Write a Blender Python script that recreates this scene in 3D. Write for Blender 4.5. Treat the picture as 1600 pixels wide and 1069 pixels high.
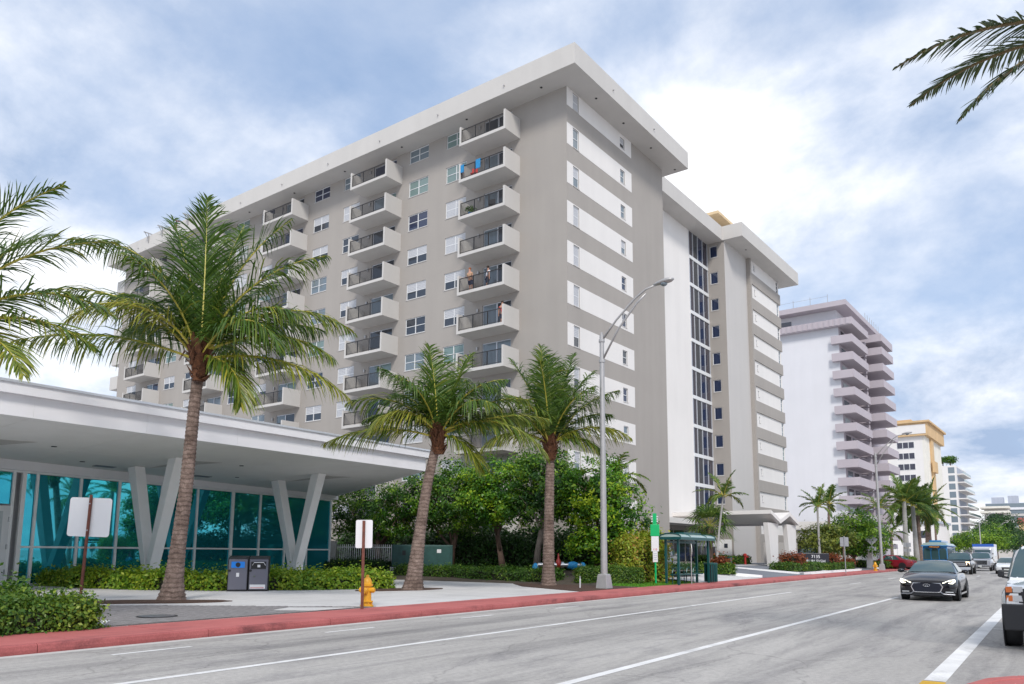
import bpy, math, random
import numpy as np
from mathutils import Vector, Matrix, Euler
R = math.radians
for o in list(bpy.data.objects): bpy.data.objects.remove(o)
sc = bpy.context.scene
col = sc.collection

# ------------------------------------------------------------------ camera
PITCH, ROLL, YAW = R(8.0036), R(0.3654), R(34.768)
cam_d = bpy.data.cameras.new('camera')
cam = bpy.data.objects.new('camera', cam_d); col.objects.link(cam); sc.camera = cam
cam_d.sensor_width = 36; cam_d.lens = 27.312; cam_d.shift_y = 0.0989
cam_d.clip_start = 0.1; cam_d.clip_end = 6000
_f = Vector((-math.sin(YAW)*math.cos(PITCH), math.cos(YAW)*math.cos(PITCH), math.sin(PITCH)))
_r = Vector((math.cos(YAW), math.sin(YAW), 0))
_d = _f.cross(_r)
_r2 = _r*math.cos(ROLL) - _d*math.sin(ROLL)
_d2 = _r*math.sin(ROLL) + _d*math.cos(ROLL)
_m = Matrix((( _r2.x, -_d2.x, -_f.x, 0), (_r2.y, -_d2.y, -_f.y, 0), (_r2.z, -_d2.z, -_f.z, 1.6), (0, 0, 0, 1)))
cam.matrix_world = _m
CAMR = _r; CAMF = Vector((-math.sin(YAW), math.cos(YAW), 0))

# ------------------------------------------------------------------ world: bright broken overcast
SUN_EL, SUN_AZ = R(43), R(140)           # sun behind the camera to the right; azimuth clockwise from +Y
world = bpy.data.worlds.new('World'); sc.world = world; world.use_nodes = True
nt = world.node_tree; nt.nodes.clear()
def N(t, **k):
    n = nt.nodes.new(t)
    for a, v in k.items(): setattr(n, a, v)
    return n
L = nt.links.new
def math_n(op, a, b=None, c=None):
    n = N('ShaderNodeMath', operation=op)
    for i, v in enumerate((a, b, c)):
        if v is None: continue
        if isinstance(v, (int, float)): n.inputs[i].default_value = v
        else: L(v, n.inputs[i])
    return n.outputs[0]
def ramp_n(fac, stops):
    n = N('ShaderNodeValToRGB'); e = n.color_ramp.elements
    e[0].position = stops[0][0]; e[0].color = (*stops[0][1], 1) if len(stops[0][1]) == 3 else stops[0][1]
    e[1].position = stops[1][0]; e[1].color = (*stops[1][1], 1)
    for p, c in stops[2:]:
        x = e.new(p); x.color = (*c, 1)
    L(fac, n.inputs[0]); return n.outputs[0]
def mix_n(f, a, b):
    n = N('ShaderNodeMix', data_type='RGBA')
    for i, v in ((0, f), (6, a), (7, b)):
        if isinstance(v, (int, float)): n.inputs[i].default_value = v
        elif isinstance(v, tuple): n.inputs[i].default_value = (*v, 1)
        else: L(v, n.inputs[i])
    return n.outputs[2]
sky = N('ShaderNodeTexSky'); sky.sky_type = 'NISHITA'; sky.sun_disc = False
sky.sun_elevation = SUN_EL; sky.sun_rotation = SUN_AZ; sky.air_density = 1.0; sky.dust_density = 0.4; sky.ozone_density = 1.6
tc = N('ShaderNodeTexCoord')
sep = N('ShaderNodeSeparateXYZ'); L(tc.outputs['Generated'], sep.inputs[0])
zc = math_n('ADD', math_n('MAXIMUM', sep.outputs[2], 0.0), 0.42)
px = math_n('DIVIDE', sep.outputs[0], zc); py = math_n('DIVIDE', sep.outputs[1], zc)
cmb = N('ShaderNodeCombineXYZ'); L(px, cmb.inputs[0]); L(py, cmb.inputs[1])
def noise_n(scale, det, rough, off, dist=0.0):
    mp = N('ShaderNodeMapping'); mp.inputs['Location'].default_value = off
    L(cmb.outputs[0], mp.inputs[0])
    n = N('ShaderNodeTexNoise'); n.inputs['Scale'].default_value = scale; n.inputs['Detail'].default_value = det
    n.inputs['Roughness'].default_value = rough; n.inputs['Distortion'].default_value = dist
    L(mp.outputs[0], n.inputs[0]); return n.outputs[0]
SKY_OFF = (3.09, 3.93, 0.0)
n_cov = noise_n(1.25, 10.0, 0.56, SKY_OFF, 0.12)        # thickness of the cloud sheet
n_shd = noise_n(2.6, 9.0, 0.60, (11.3, 2.2, 4.0), 0.2)   # darker bellies
hi = N('ShaderNodeVectorMath', operation='SCALE'); L(sky.outputs[0], hi.inputs[0]); hi.inputs['Scale'].default_value = 0.078
blue = mix_n(0.62, hi.outputs[0], (0.25, 0.345, 0.515))     # thin veil over the blue
cloud = ramp_n(n_shd, [(0.33, (0.235, 0.305, 0.43)), (0.575, (0.68, 0.685, 0.70)), (0.455, (0.44, 0.485, 0.57))])
cover = ramp_n(n_cov, [(0.40, (.22, .22, .22)), (0.555, (1, 1, 1))])
skycol = mix_n(cover, blue, cloud)
bg = N('ShaderNodeBackground'); L(skycol, bg.inputs[0]); bg.inputs[1].default_value = 1.0
wo = N('ShaderNodeOutputWorld'); L(bg.outputs[0], wo.inputs[0])

# ------------------------------------------------------------------ sun, exposure
sun_d = bpy.data.lights.new('sun', 'SUN'); sun_d.energy = 1.5; sun_d.angle = R(12); sun_d.color = (1.0, 0.95, 0.88)
sun = bpy.data.objects.new('sun', sun_d); col.objects.link(sun); sun.location = (0, 0, 80)
_s = Vector((math.sin(SUN_AZ)*math.cos(SUN_EL), math.cos(SUN_AZ)*math.cos(SUN_EL), math.sin(SUN_EL)))
sun.rotation_euler = _s.to_track_quat('Z', 'Y').to_euler()
vs = sc.view_settings; vs.view_transform = 'Standard'; vs.look = 'None'; vs.exposure = 0.85; vs.gamma = 1; vs.use_curve_mapping = False

# ------------------------------------------------------------------ materials
MAT = {}
def mat(name, color, rough=0.6, metal=0.0, var=0.0, vscale=3.0, bump=0.0, bscale=40.0, spec=0.5, coat=0.0, stretch=None, var2=None, emit=None, world_co=False):
    m = bpy.data.materials.new(name); m.use_nodes = True
    t = m.node_tree; b = t.nodes['Principled BSDF']
    b.inputs['Base Color'].default_value = (*color, 1); b.inputs['Roughness'].default_value = rough
    b.inputs['Metallic'].default_value = metal; b.inputs['Specular IOR Level'].default_value = spec
    b.inputs['Coat Weight'].default_value = coat; b.inputs['Coat Roughness'].default_value = 0.05
    if emit: b.inputs['Emission Color'].default_value = (*emit[0], 1); b.inputs['Emission Strength'].default_value = emit[1]
    if var or bump:
        co = t.nodes.new('ShaderNodeNewGeometry').outputs['Position'] if world_co else t.nodes.new('ShaderNodeTexCoord').outputs['Object']
        if stretch:
            mp = t.nodes.new('ShaderNodeMapping'); mp.inputs['Scale'].default_value = stretch
            t.links.new(co, mp.inputs[0]); co = mp.outputs[0]
    if var:
        n = t.nodes.new('ShaderNodeTexNoise'); n.inputs['Scale'].default_value = vscale; n.inputs['Detail'].default_value = 6; n.inputs['Roughness'].default_value = 0.65
        t.links.new(co, n.inputs[0])
        r = t.nodes.new('ShaderNodeValToRGB'); e = r.color_ramp.elements
        c2 = var2 or color
        e[0].position = 0.3; e[0].color = (*[max(0, c*(1-var)) for c in c2], 1)
        e[1].position = 0.7; e[1].color = (*[min(1, c*(1+var)) for c in color], 1)
        t.links.new(n.outputs[0], r.inputs[0]); t.links.new(r.outputs[0], b.inputs['Base Color'])
    if bump:
        n2 = t.nodes.new('ShaderNodeTexNoise'); n2.inputs['Scale'].default_value = bscale; n2.inputs['Detail'].default_value = 5
        t.links.new(co, n2.inputs[0])
        bp = t.nodes.new('ShaderNodeBump'); bp.inputs['Strength'].default_value = bump; bp.inputs['Distance'].default_value = 0.02
        t.links.new(n2.outputs[0], bp.inputs['Height']); t.links.new(bp.outputs[0], b.inputs['Normal'])
    MAT[name] = m; return m

def leafmat(name, c1, c2, trans=0.35, rough=0.45, c3=None):
    """leaf colour runs c1..c2 by the random per-leaf attribute 'tint'"""
    m = bpy.data.materials.new(name); m.use_nodes = True; t = m.node_tree; t.nodes.clear()
    at = t.nodes.new('ShaderNodeAttribute'); at.attribute_name = 'tint'
    r = t.nodes.new('ShaderNodeValToRGB'); e = r.color_ramp.elements
    e[0].position = 0.0; e[0].color = (*c1, 1); e[1].position = 1.0; e[1].color = (*c2, 1)
    if c3: x = e.new(0.5); x.color = (*c3, 1)
    t.links.new(at.outputs['Fac'], r.inputs[0])
    p = t.nodes.new('ShaderNodeBsdfPrincipled'); p.inputs['Roughness'].default_value = rough; p.inputs['Specular IOR Level'].default_value = 0.4
    tr = t.nodes.new('ShaderNodeBsdfTranslucent')
    mx = t.nodes.new('ShaderNodeMixShader'); mx.inputs[0].default_value = trans
    t.links.new(r.outputs[0], p.inputs['Base Color']); t.links.new(r.outputs[0], tr.inputs[0])
    t.links.new(p.outputs[0], mx.inputs[1]); t.links.new(tr.outputs[0], mx.inputs[2])
    o = t.nodes.new('ShaderNodeOutputMaterial'); t.links.new(mx.outputs[0], o.inputs[0])
    MAT[name] = m; return m

def stucco(name, color, streak=0.06, joint=0.0):
    """painted render: faint patches, faint vertical rain streaks, fine grain"""
    m = bpy.data.materials.new(name); m.use_nodes = True; t = m.node_tree; b = t.nodes['Principled BSDF']
    b.inputs['Roughness'].default_value = 0.85; b.inputs['Specular IOR Level'].default_value = 0.25
    g = t.nodes.new('ShaderNodeNewGeometry')
    def ns(scale, sc3, det=5):
        mp = t.nodes.new('ShaderNodeMapping'); mp.inputs['Scale'].default_value = sc3
        t.links.new(g.outputs['Position'], mp.inputs[0])
        n = t.nodes.new('ShaderNodeTexNoise'); n.inputs['Scale'].default_value = scale; n.inputs['Detail'].default_value = det
        t.links.new(mp.outputs[0], n.inputs[0]); return n.outputs[0]
    a = ns(0.35, (1, 1, 1)); s = ns(0.7, (1.6, 1.6, 0.16), 7); fg = ns(30, (1, 1, 1), 3)
    ad = t.nodes.new('ShaderNodeMath'); ad.operation = 'ADD'; t.links.new(a, ad.inputs[0]); t.links.new(s, ad.inputs[1])
    r = t.nodes.new('ShaderNodeValToRGB'); e = r.color_ramp.elements
    e[0].position = 0.35; e[0].color = (*[c*(1-streak*1.6) for c in color], 1)
    e[1].position = 0.62; e[1].color = (*[min(1, c*(1+streak*.6)) for c in color], 1)
    h = t.nodes.new('ShaderNodeMath'); h.operation = 'MULTIPLY'; h.inputs[1].default_value = 0.5
    t.links.new(ad.outputs[0], h.inputs[0]); t.links.new(h.outputs[0], r.inputs[0]); t.links.new(r.outputs[0], b.inputs['Base Color'])
    bp = t.nodes.new('ShaderNodeBump'); bp.inputs['Strength'].default_value = 0.25; bp.inputs['Distance'].default_value = 0.01
    t.links.new(fg, bp.inputs['Height']); t.links.new(bp.outputs[0], b.inputs['Normal'])
    MAT[name] = m; return m

stucco('grey_stucco', (0.36, 0.333, 0.308), .035); stucco('white_stucco', (0.74, 0.715, 0.695), 0.025); stucco('cream_stucco', (0.55, 0.53, 0.508), 0.03)
stucco('pale_grey_stucco', (0.52, 0.50, 0.485), 0.02); stucco('pink_stucco', (0.47, 0.425, 0.46), 0.03); stucco('lilac_white', (0.70, 0.70, 0.735), 0.02)
stucco('tan_stucco', (0.62, 0.43, 0.24), 0.08); stucco('ivory_stucco', (0.76, 0.73, 0.66), 0.05); stucco('canopy_white', (0.80, 0.79, 0.81), 0.03)
stucco('canopy_soffit', (0.80, 0.795, 0.785), 0.03); stucco('roof_tan', (0.72, 0.55, 0.34), 0.1); stucco('far_grey', (0.42, 0.45, 0.52), 0.05)
mat('white_paint', (0.86, 0.86, 0.86), 0.45, var=.03, vscale=1.5); mat('white_frame', (0.72, 0.73, 0.74), 0.35); mat('alu_frame', (0.62, 0.64, 0.68), 0.3, 0.3)
mat('dark_rail', (0.035, 0.034, 0.036), 0.45, 0.2); mat('blind_white', (0.50, 0.51, 0.54), 0.6); mat('blind_tan', (0.42, 0.44, 0.25), 0.7)
mat('lamp_grey', (0.42, 0.41, 0.41), 0.45, 0.5, var=0.08, vscale=2)
mat('glass_dark', (0.035, 0.042, 0.055), 0.06, 0.0, spec=0.9); mat('glass_navy', (0.02, 0.03, 0.07), 0.05, 0.0, spec=1.0)
mat('glass_grey', (0.16, 0.20, 0.23), 0.08, 0.0, spec=0.9); mat('glass_green', (0.16, 0.23, 0.22), 0.08, spec=0.9); mat('glass_blue', (0.05, 0.16, 0.36), 0.06, spec=1.0)
mat('teal_glass', (0.03, 0.42, 0.52), 0.02, 0.75, spec=0.8); mat('teal_glass_deep', (0.025, 0.36, 0.44), 0.02, 0.65, spec=0.8)
mat('frost_glass', (0.50, 0.56, 0.57), 0.25, var=0.25, vscale=1.2)
mat('curtain_dark', (0.035, 0.032, 0.05), 0.05, spec=1.0)
mat('black_rubber', (0.02, 0.02, 0.021), 0.8); mat('chrome', (0.75, 0.75, 0.77), 0.12, 1.0); mat('steel', (0.45, 0.46, 0.48), 0.3, 0.9)
mat('rust_post', (0.155, 0.05, 0.034), 0.7, 0.1, var=0.35, vscale=9, bump=0.4, bscale=60); mat('sign_white', (0.74, 0.74, 0.76), 0.45, 0.1)
mat('sign_back', (0.40, 0.41, 0.43), 0.45, 0.6, var=0.1)
mat('hydrant_yellow', (0.72, 0.36, 0.02), 0.4, var=0.15, vscale=12)
mat('bin_grey', (0.15, 0.15, 0.185), 0.4, 0.2); mat('bin_black', (0.012, 0.012, 0.014), 0.5); mat('bin_blue', (0.01, 0.22, 0.75), 0.35)
mat('bus_green', (0.005, 0.075, 0.075), 0.35, 0.2); mat('totem_green', (0.0, 0.42, 0.13), 0.35); mat('shelter_roof', (0.36, 0.47, 0.45), 0.2, 0.1, spec=0.7)
mat('utility_green', (0.02, 0.075, 0.068), 0.5, 0.1, var=0.25, vscale=2.5); mat('concrete', (0.50, 0.49, 0.47), 0.85, var=0.12, vscale=2, bump=0.2)
mat('valve_red', (0.35, 0.025, 0.02), 0.4); mat('tarp_blue', (0.012, 0.22, 0.48), 0.6, var=.25, vscale=6); mat('pink_red', (0.6, 0.06, 0.05), 0.5)
mat('sign_black', (0.02, 0.02, 0.03), 0.35); mat('letter_white', (0.85, 0.85, 0.88), 0.5); mat('letter_red', (0.6, 0.03, 0.03), 0.5); mat('letter_orange', (0.9, 0.35, 0.02), 0.5)
mat('skin', (0.50, 0.27, 0.19), 0.55); mat('shirt_white', (0.72, 0.72, 0.78), 0.8); mat('shorts_navy', (0.03, 0.04, 0.09), 0.8); mat('hair_dark', (0.05, 0.03, 0.02), 0.7); mat('hair_red', (0.30, 0.09, 0.03), 0.7); mat('cloth_tan', (0.42, 0.26, 0.16), 0.8)
# ---- ground materials with their own node trees
def ntree(name):
    m = bpy.data.materials.new(name); m.use_nodes = True; MAT[name] = m
    t = m.node_tree; b = t.nodes['Principled BSDF']; g = t.nodes.new('ShaderNodeNewGeometry')
    def nz(scale, sc3=(1, 1, 1), det=6, rough=0.6, dist=0.0):
        mp = t.nodes.new('ShaderNodeMapping'); mp.inputs['Scale'].default_value = sc3
        t.links.new(g.outputs['Position'], mp.inputs[0])
        n = t.nodes.new('ShaderNodeTexNoise'); n.inputs['Scale'].default_value = scale; n.inputs['Detail'].default_value = det
        n.inputs['Roughness'].default_value = rough; n.inputs['Distortion'].default_value = dist
        t.links.new(mp.outputs[0], n.inputs[0]); return n.outputs[0]
    def rp(fac, *stops):
        r = t.nodes.new('ShaderNodeValToRGB'); e = r.color_ramp.elements
        while len(e) < len(stops): e.new(0.5)
        for i, (p, c) in enumerate(stops): e[i].position = p; e[i].color = (*c, 1) if not isinstance(c, (int, float)) else (c, c, c, 1)
        t.links.new(fac, r.inputs[0]); return r.outputs[0]
    def mul(a, b2, f=1.0):
        x = t.nodes.new('ShaderNodeMix'); x.data_type = 'RGBA'; x.blend_type = 'MULTIPLY'; x.inputs[0].default_value = f
        t.links.new(a, x.inputs[6]); t.links.new(b2, x.inputs[7]); return x.outputs[2]
    return m, t, b, g, nz, rp, mul
# worn pale asphalt
m, t, b, g, nz, rp, mul = ntree('road_asphalt')
base = rp(nz(0.16, (1.6, .35, 1), 7, .62), (.32, (.345, .329, .311)), (.62, (.455, .435, .412)))
grain = rp(nz(70, det=3, rough=.7), (.28, .72), (.66, 1.12))
streak = rp(nz(0.8, (1.5, .16, 1), 9, .75, .5), (.35, (.55, .55, .57)), (.54, (1, 1, 1)))
speck = rp(nz(11, det=5, rough=.75), (.30, .74), (.62, 1.08))
patch = rp(nz(.55, (1, .5, 1), 9, .72, .6), (.36, (.72, .72, .75)), (.47, (1, 1, 1)))
def road_gauss(x0, wdt, amt):
    sx = t.nodes.new('ShaderNodeSeparateXYZ'); t.links.new(g.outputs['Position'], sx.inputs[0])
    s1 = t.nodes.new('ShaderNodeMath'); s1.operation = 'SUBTRACT'; t.links.new(sx.outputs[0], s1.inputs[0]); s1.inputs[1].default_value = x0
    s2 = t.nodes.new('ShaderNodeMath'); s2.operation = 'ABSOLUTE'; t.links.new(s1.outputs[0], s2.inputs[0])
    s3 = t.nodes.new('ShaderNodeMath'); s3.operation = 'DIVIDE'; t.links.new(s2.outputs[0], s3.inputs[0]); s3.inputs[1].default_value = wdt
    n = nz(.7, (1, .12, 1), 6, .7); 
    s4 = t.nodes.new('ShaderNodeMath'); s4.operation = 'ADD'; t.links.new(s3.outputs[0], s4.inputs[0]); t.links.new(n, s4.inputs[1])
    return rp(s4.outputs[0], (.45, (amt, amt, amt*1.02)), (1.25, (1, 1, 1)))
c = mul(mul(mul(mul(base, grain, .9), speck, .85), streak, .75), patch, .75)
for x0 in (-7.25, -3.2, -11.0): c = mul(c, road_gauss(x0, .75, .74), .8)
vor = t.nodes.new('ShaderNodeTexVoronoi'); vor.feature = 'DISTANCE_TO_EDGE'; vor.inputs['Scale'].default_value = .33
mpv = t.nodes.new('ShaderNodeMapping'); mpv.inputs['Scale'].default_value = (1, .55, 1)
wrp = t.nodes.new('ShaderNodeVectorMath'); wrp.operation = 'ADD'
nv = t.nodes.new('ShaderNodeTexNoise'); nv.inputs['Scale'].default_value = .9; nv.inputs['Detail'].default_value = 5
t.links.new(g.outputs['Position'], nv.inputs[0]); t.links.new(g.outputs['Position'], wrp.inputs[0]); t.links.new(nv.outputs[1], wrp.inputs[1])
t.links.new(wrp.outputs[0], mpv.inputs[0]); t.links.new(mpv.outputs[0], vor.inputs['Vector'])
c = mul(c, rp(vor.outputs[0], (0.0, .45), (.008, 1.0)), .45)
t.links.new(c, b.inputs['Base Color']); b.inputs['Roughness'].default_value = .82
bp = t.nodes.new('ShaderNodeBump'); bp.inputs['Strength'].default_value = .25; bp.inputs['Distance'].default_value = .01
t.links.new(nz(90, det=2), bp.inputs['Height']); t.links.new(bp.outputs[0], b.inputs['Normal'])
def simple_ground(name, c1, c2, sc1=.6, grain=.85, gs=40, rough=.85, stain=None, bump=.2):
    m, t, b, g, nz, rp, mul = ntree(name)
    c = mul(rp(nz(sc1, det=8, rough=.65), (.3, c1), (.68, c2)), rp(nz(gs, det=3), (.3, grain), (.65, 1.05)))
    if stain: c = mul(c, rp(nz(1.3, (1, .35, 1), 8, .7, .5), (.33, stain), (.48, (1, 1, 1))))
    t.links.new(c, b.inputs['Base Color']); b.inputs['Roughness'].default_value = rough
    bp = t.nodes.new('ShaderNodeBump'); bp.inputs['Strength'].default_value = bump; bp.inputs['Distance'].default_value = .01
    t.links.new(nz(gs*1.3, det=3), bp.inputs['Height']); t.links.new(bp.outputs[0], b.inputs['Normal'])
simple_ground('ground_concrete', (.40, .39, .38), (.48, .47, .455))
simple_ground('plaza_concrete', (.52, .51, .505), (.62, .61, .605), .35, .92, 30, stain=(.86, .86, .87))
simple_ground('red_concrete', (.40, .105, .10), (.50, .145, .135), .5, .88, 40, stain=(.72, .72, .74))
simple_ground('red_kerb', (.33, .085, .082), (.46, .13, .125), 1.2, .75, 40, stain=(.42, .42, .45))
simple_ground('paver_grey', (.17, .16, .162), (.31, .295, .295), 5.5, .8, 60)
simple_ground('paver_sand', (.06, .055, .05), (.09, .085, .08))
simple_ground('mulch', (.045, .022, .014), (.11, .06, .04), 14, .6, 60, .95, bump=.9)
simple_ground('grass_soil', (.06, .16, .02), (.11, .27, .03), 5, .7, 60, .9, bump=.8)
simple_ground('drive_asphalt', (.15, .16, .19), (.20, .215, .245), .5, .85, 50)
simple_ground('soil', (.05, .04, .03), (.10, .08, .06), 4, .7, 50, .95, bump=.8)
simple_ground('line_white', (.60, .595, .59), (.80, .795, .79), 1.6, .92, 50, stain=(.72, .72, .72))
simple_ground('line_yellow', (.50, .28, .02), (.66, .40, .03), 4, .8, 50)
simple_ground('palm_bark', (.15, .10, .08), (.36, .27, .23), 6.0, .6, 26, .95, stain=(.55, .52, .5), bump=.7)
def ring_bark():
    t = MAT['palm_bark'].node_tree; b = t.nodes['Principled BSDF']; src = b.inputs['Base Color'].links[0].from_socket
    g = t.nodes.new('ShaderNodeNewGeometry'); w = t.nodes.new('ShaderNodeTexWave'); w.wave_type = 'BANDS'; w.bands_direction = 'Z'
    w.inputs['Scale'].default_value = 2.3; w.inputs['Distortion'].default_value = 4.5; w.inputs['Detail'].default_value = 4; w.inputs['Detail Scale'].default_value = 1.6
    t.links.new(g.outputs['Position'], w.inputs[0])
    r = t.nodes.new('ShaderNodeValToRGB'); r.color_ramp.elements[0].position = .05; r.color_ramp.elements[0].color = (.36, .34, .33, 1); r.color_ramp.elements[1].position = .42; r.color_ramp.elements[1].color = (1, 1, 1, 1)
    t.links.new(w.outputs[1], r.inputs[0])
    x = t.nodes.new('ShaderNodeMix'); x.data_type = 'RGBA'; x.blend_type = 'MULTIPLY'; x.inputs[0].default_value = .6
    t.links.new(src, x.inputs[6]); t.links.new(r.outputs[0], x.inputs[7]); t.links.new(x.outputs[2], b.inputs['Base Color'])
ring_bark()
simple_ground('grey_bark', (.17, .135, .11), (.28, .235, .20), 3.0, .75, 30, .95, bump=.6)
simple_ground('brown_bark', (.10, .06, .045), (.19, .125, .095), 3.0, .75, 30, .95, bump=.6)
simple_ground('royal_bark', (.30, .29, .28), (.42, .41, .40), 1.5, .88, 30, .9)
simple_ground('palm_fibre', (.055, .022, .012), (.19, .078, .035), 9, .6, 50, .95, bump=1.0)
leafmat('frond_green', (.028, .075, .012), (.36, .34, .045), .28, .38, (.09, .165, .022))
leafmat('frond_dark', (.03, .06, .018), (.10, .12, .04), .25, .45)
leafmat('frond_far', (.025, .085, .018), (.20, .29, .045), .3, .5)
leafmat('leaf_bright', (.02, .085, .008), (.50, .62, .03), .34, .40, (.11, .28, .016))
leafmat('leaf_mid', (.010, .05, .008), (.28, .44, .03), .32, .40, (.055, .16, .014))
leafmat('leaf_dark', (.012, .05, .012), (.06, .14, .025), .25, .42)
leafmat('leaf_hedge', (.05, .14, .012), (.42, .48, .035), .35, .45, (.15, .29, .02))
leafmat('leaf_clip', (.018, .07, .008), (.30, .38, .04), .32, .45, (.07, .16, .016))
leafmat('leaf_olive', (.05, .09, .014), (.30, .33, .05), .3, .45)
leafmat('leaf_flower', (.07, .17, .015), (.62, .20, .10), .35, .45, (.36, .44, .035))
leafmat('leaf_rust', (.12, .025, .012), (.36, .11, .03), .3, .5)
leafmat('grass_blade', (.06, .20, .015), (.17, .40, .03), .35, .5)
mat('rachis_yellow', (.46, .40, .06), .45, var=.25, vscale=2); mat('rachis_brown', (.16, .11, .04), .5)
mat('core_dark', (.022, .024, .014), .95)
mat('car_black', (.003, .003, .006), .10, .0, spec=.4, coat=.35); mat('car_white', (.72, .74, .76), .25, .0, coat=1.0); mat('car_silver', (.42, .43, .47), .28, .6, coat=.8)
mat('car_grey', (.22, .23, .26), .3, .5, coat=.8); mat('car_red', (.20, .008, .02), .25, .0, coat=.5); mat('car_blue', (.01, .17, .42), .3, .1, coat=.8); mat('car_blue2', (.02, .10, .45), .3, coat=.8)
mat('car_trim', (.015, .016, .02), .5); mat('grille_mesh', (.012, .014, .025), .4, .3); mat('car_glass', (.035, .075, .085), .04, spec=1.0)
mat('head_lens', (.55, .56, .58), .15, .3, spec=.9); mat('head_led', (.9, .88, .75), .3, emit=((1, .93, .72), 1.6)); mat('amber', (.55, .13, .015), .3, spec=.8); mat('tail_red', (.45, .01, .01), .25)
mat('head_on', (.9, .7, .5), .3, emit=((1, .72, .45), 1.8)); mat('plate', (.55, .57, .55), .5)

def score_joints(name, size, dark):
    """thin scored joints on a square grid"""
    t = MAT[name].node_tree; b = t.nodes['Principled BSDF']; src = b.inputs['Base Color'].links[0].from_socket
    g = t.nodes.new('ShaderNodeNewGeometry'); br = t.nodes.new('ShaderNodeTexBrick'); br.offset = 0; br.inputs['Scale'].default_value = 1
    br.inputs['Brick Width'].default_value = size; br.inputs['Row Height'].default_value = size; br.inputs['Mortar Size'].default_value = .012; br.inputs['Mortar Smooth'].default_value = .3
    br.inputs['Color1'].default_value = (1, 1, 1, 1); br.inputs['Color2'].default_value = (.95, .95, .95, 1); br.inputs['Mortar'].default_value = (dark, dark, dark, 1)
    t.links.new(g.outputs['Position'], br.inputs[0])
    x = t.nodes.new('ShaderNodeMix'); x.data_type = 'RGBA'; x.blend_type = 'MULTIPLY'; x.inputs[0].default_value = 1
    t.links.new(src, x.inputs[6]); t.links.new(br.outputs[0], x.inputs[7]); t.links.new(x.outputs[2], b.inputs['Base Color'])
score_joints('plaza_concrete', 1.5, .62)
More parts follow.
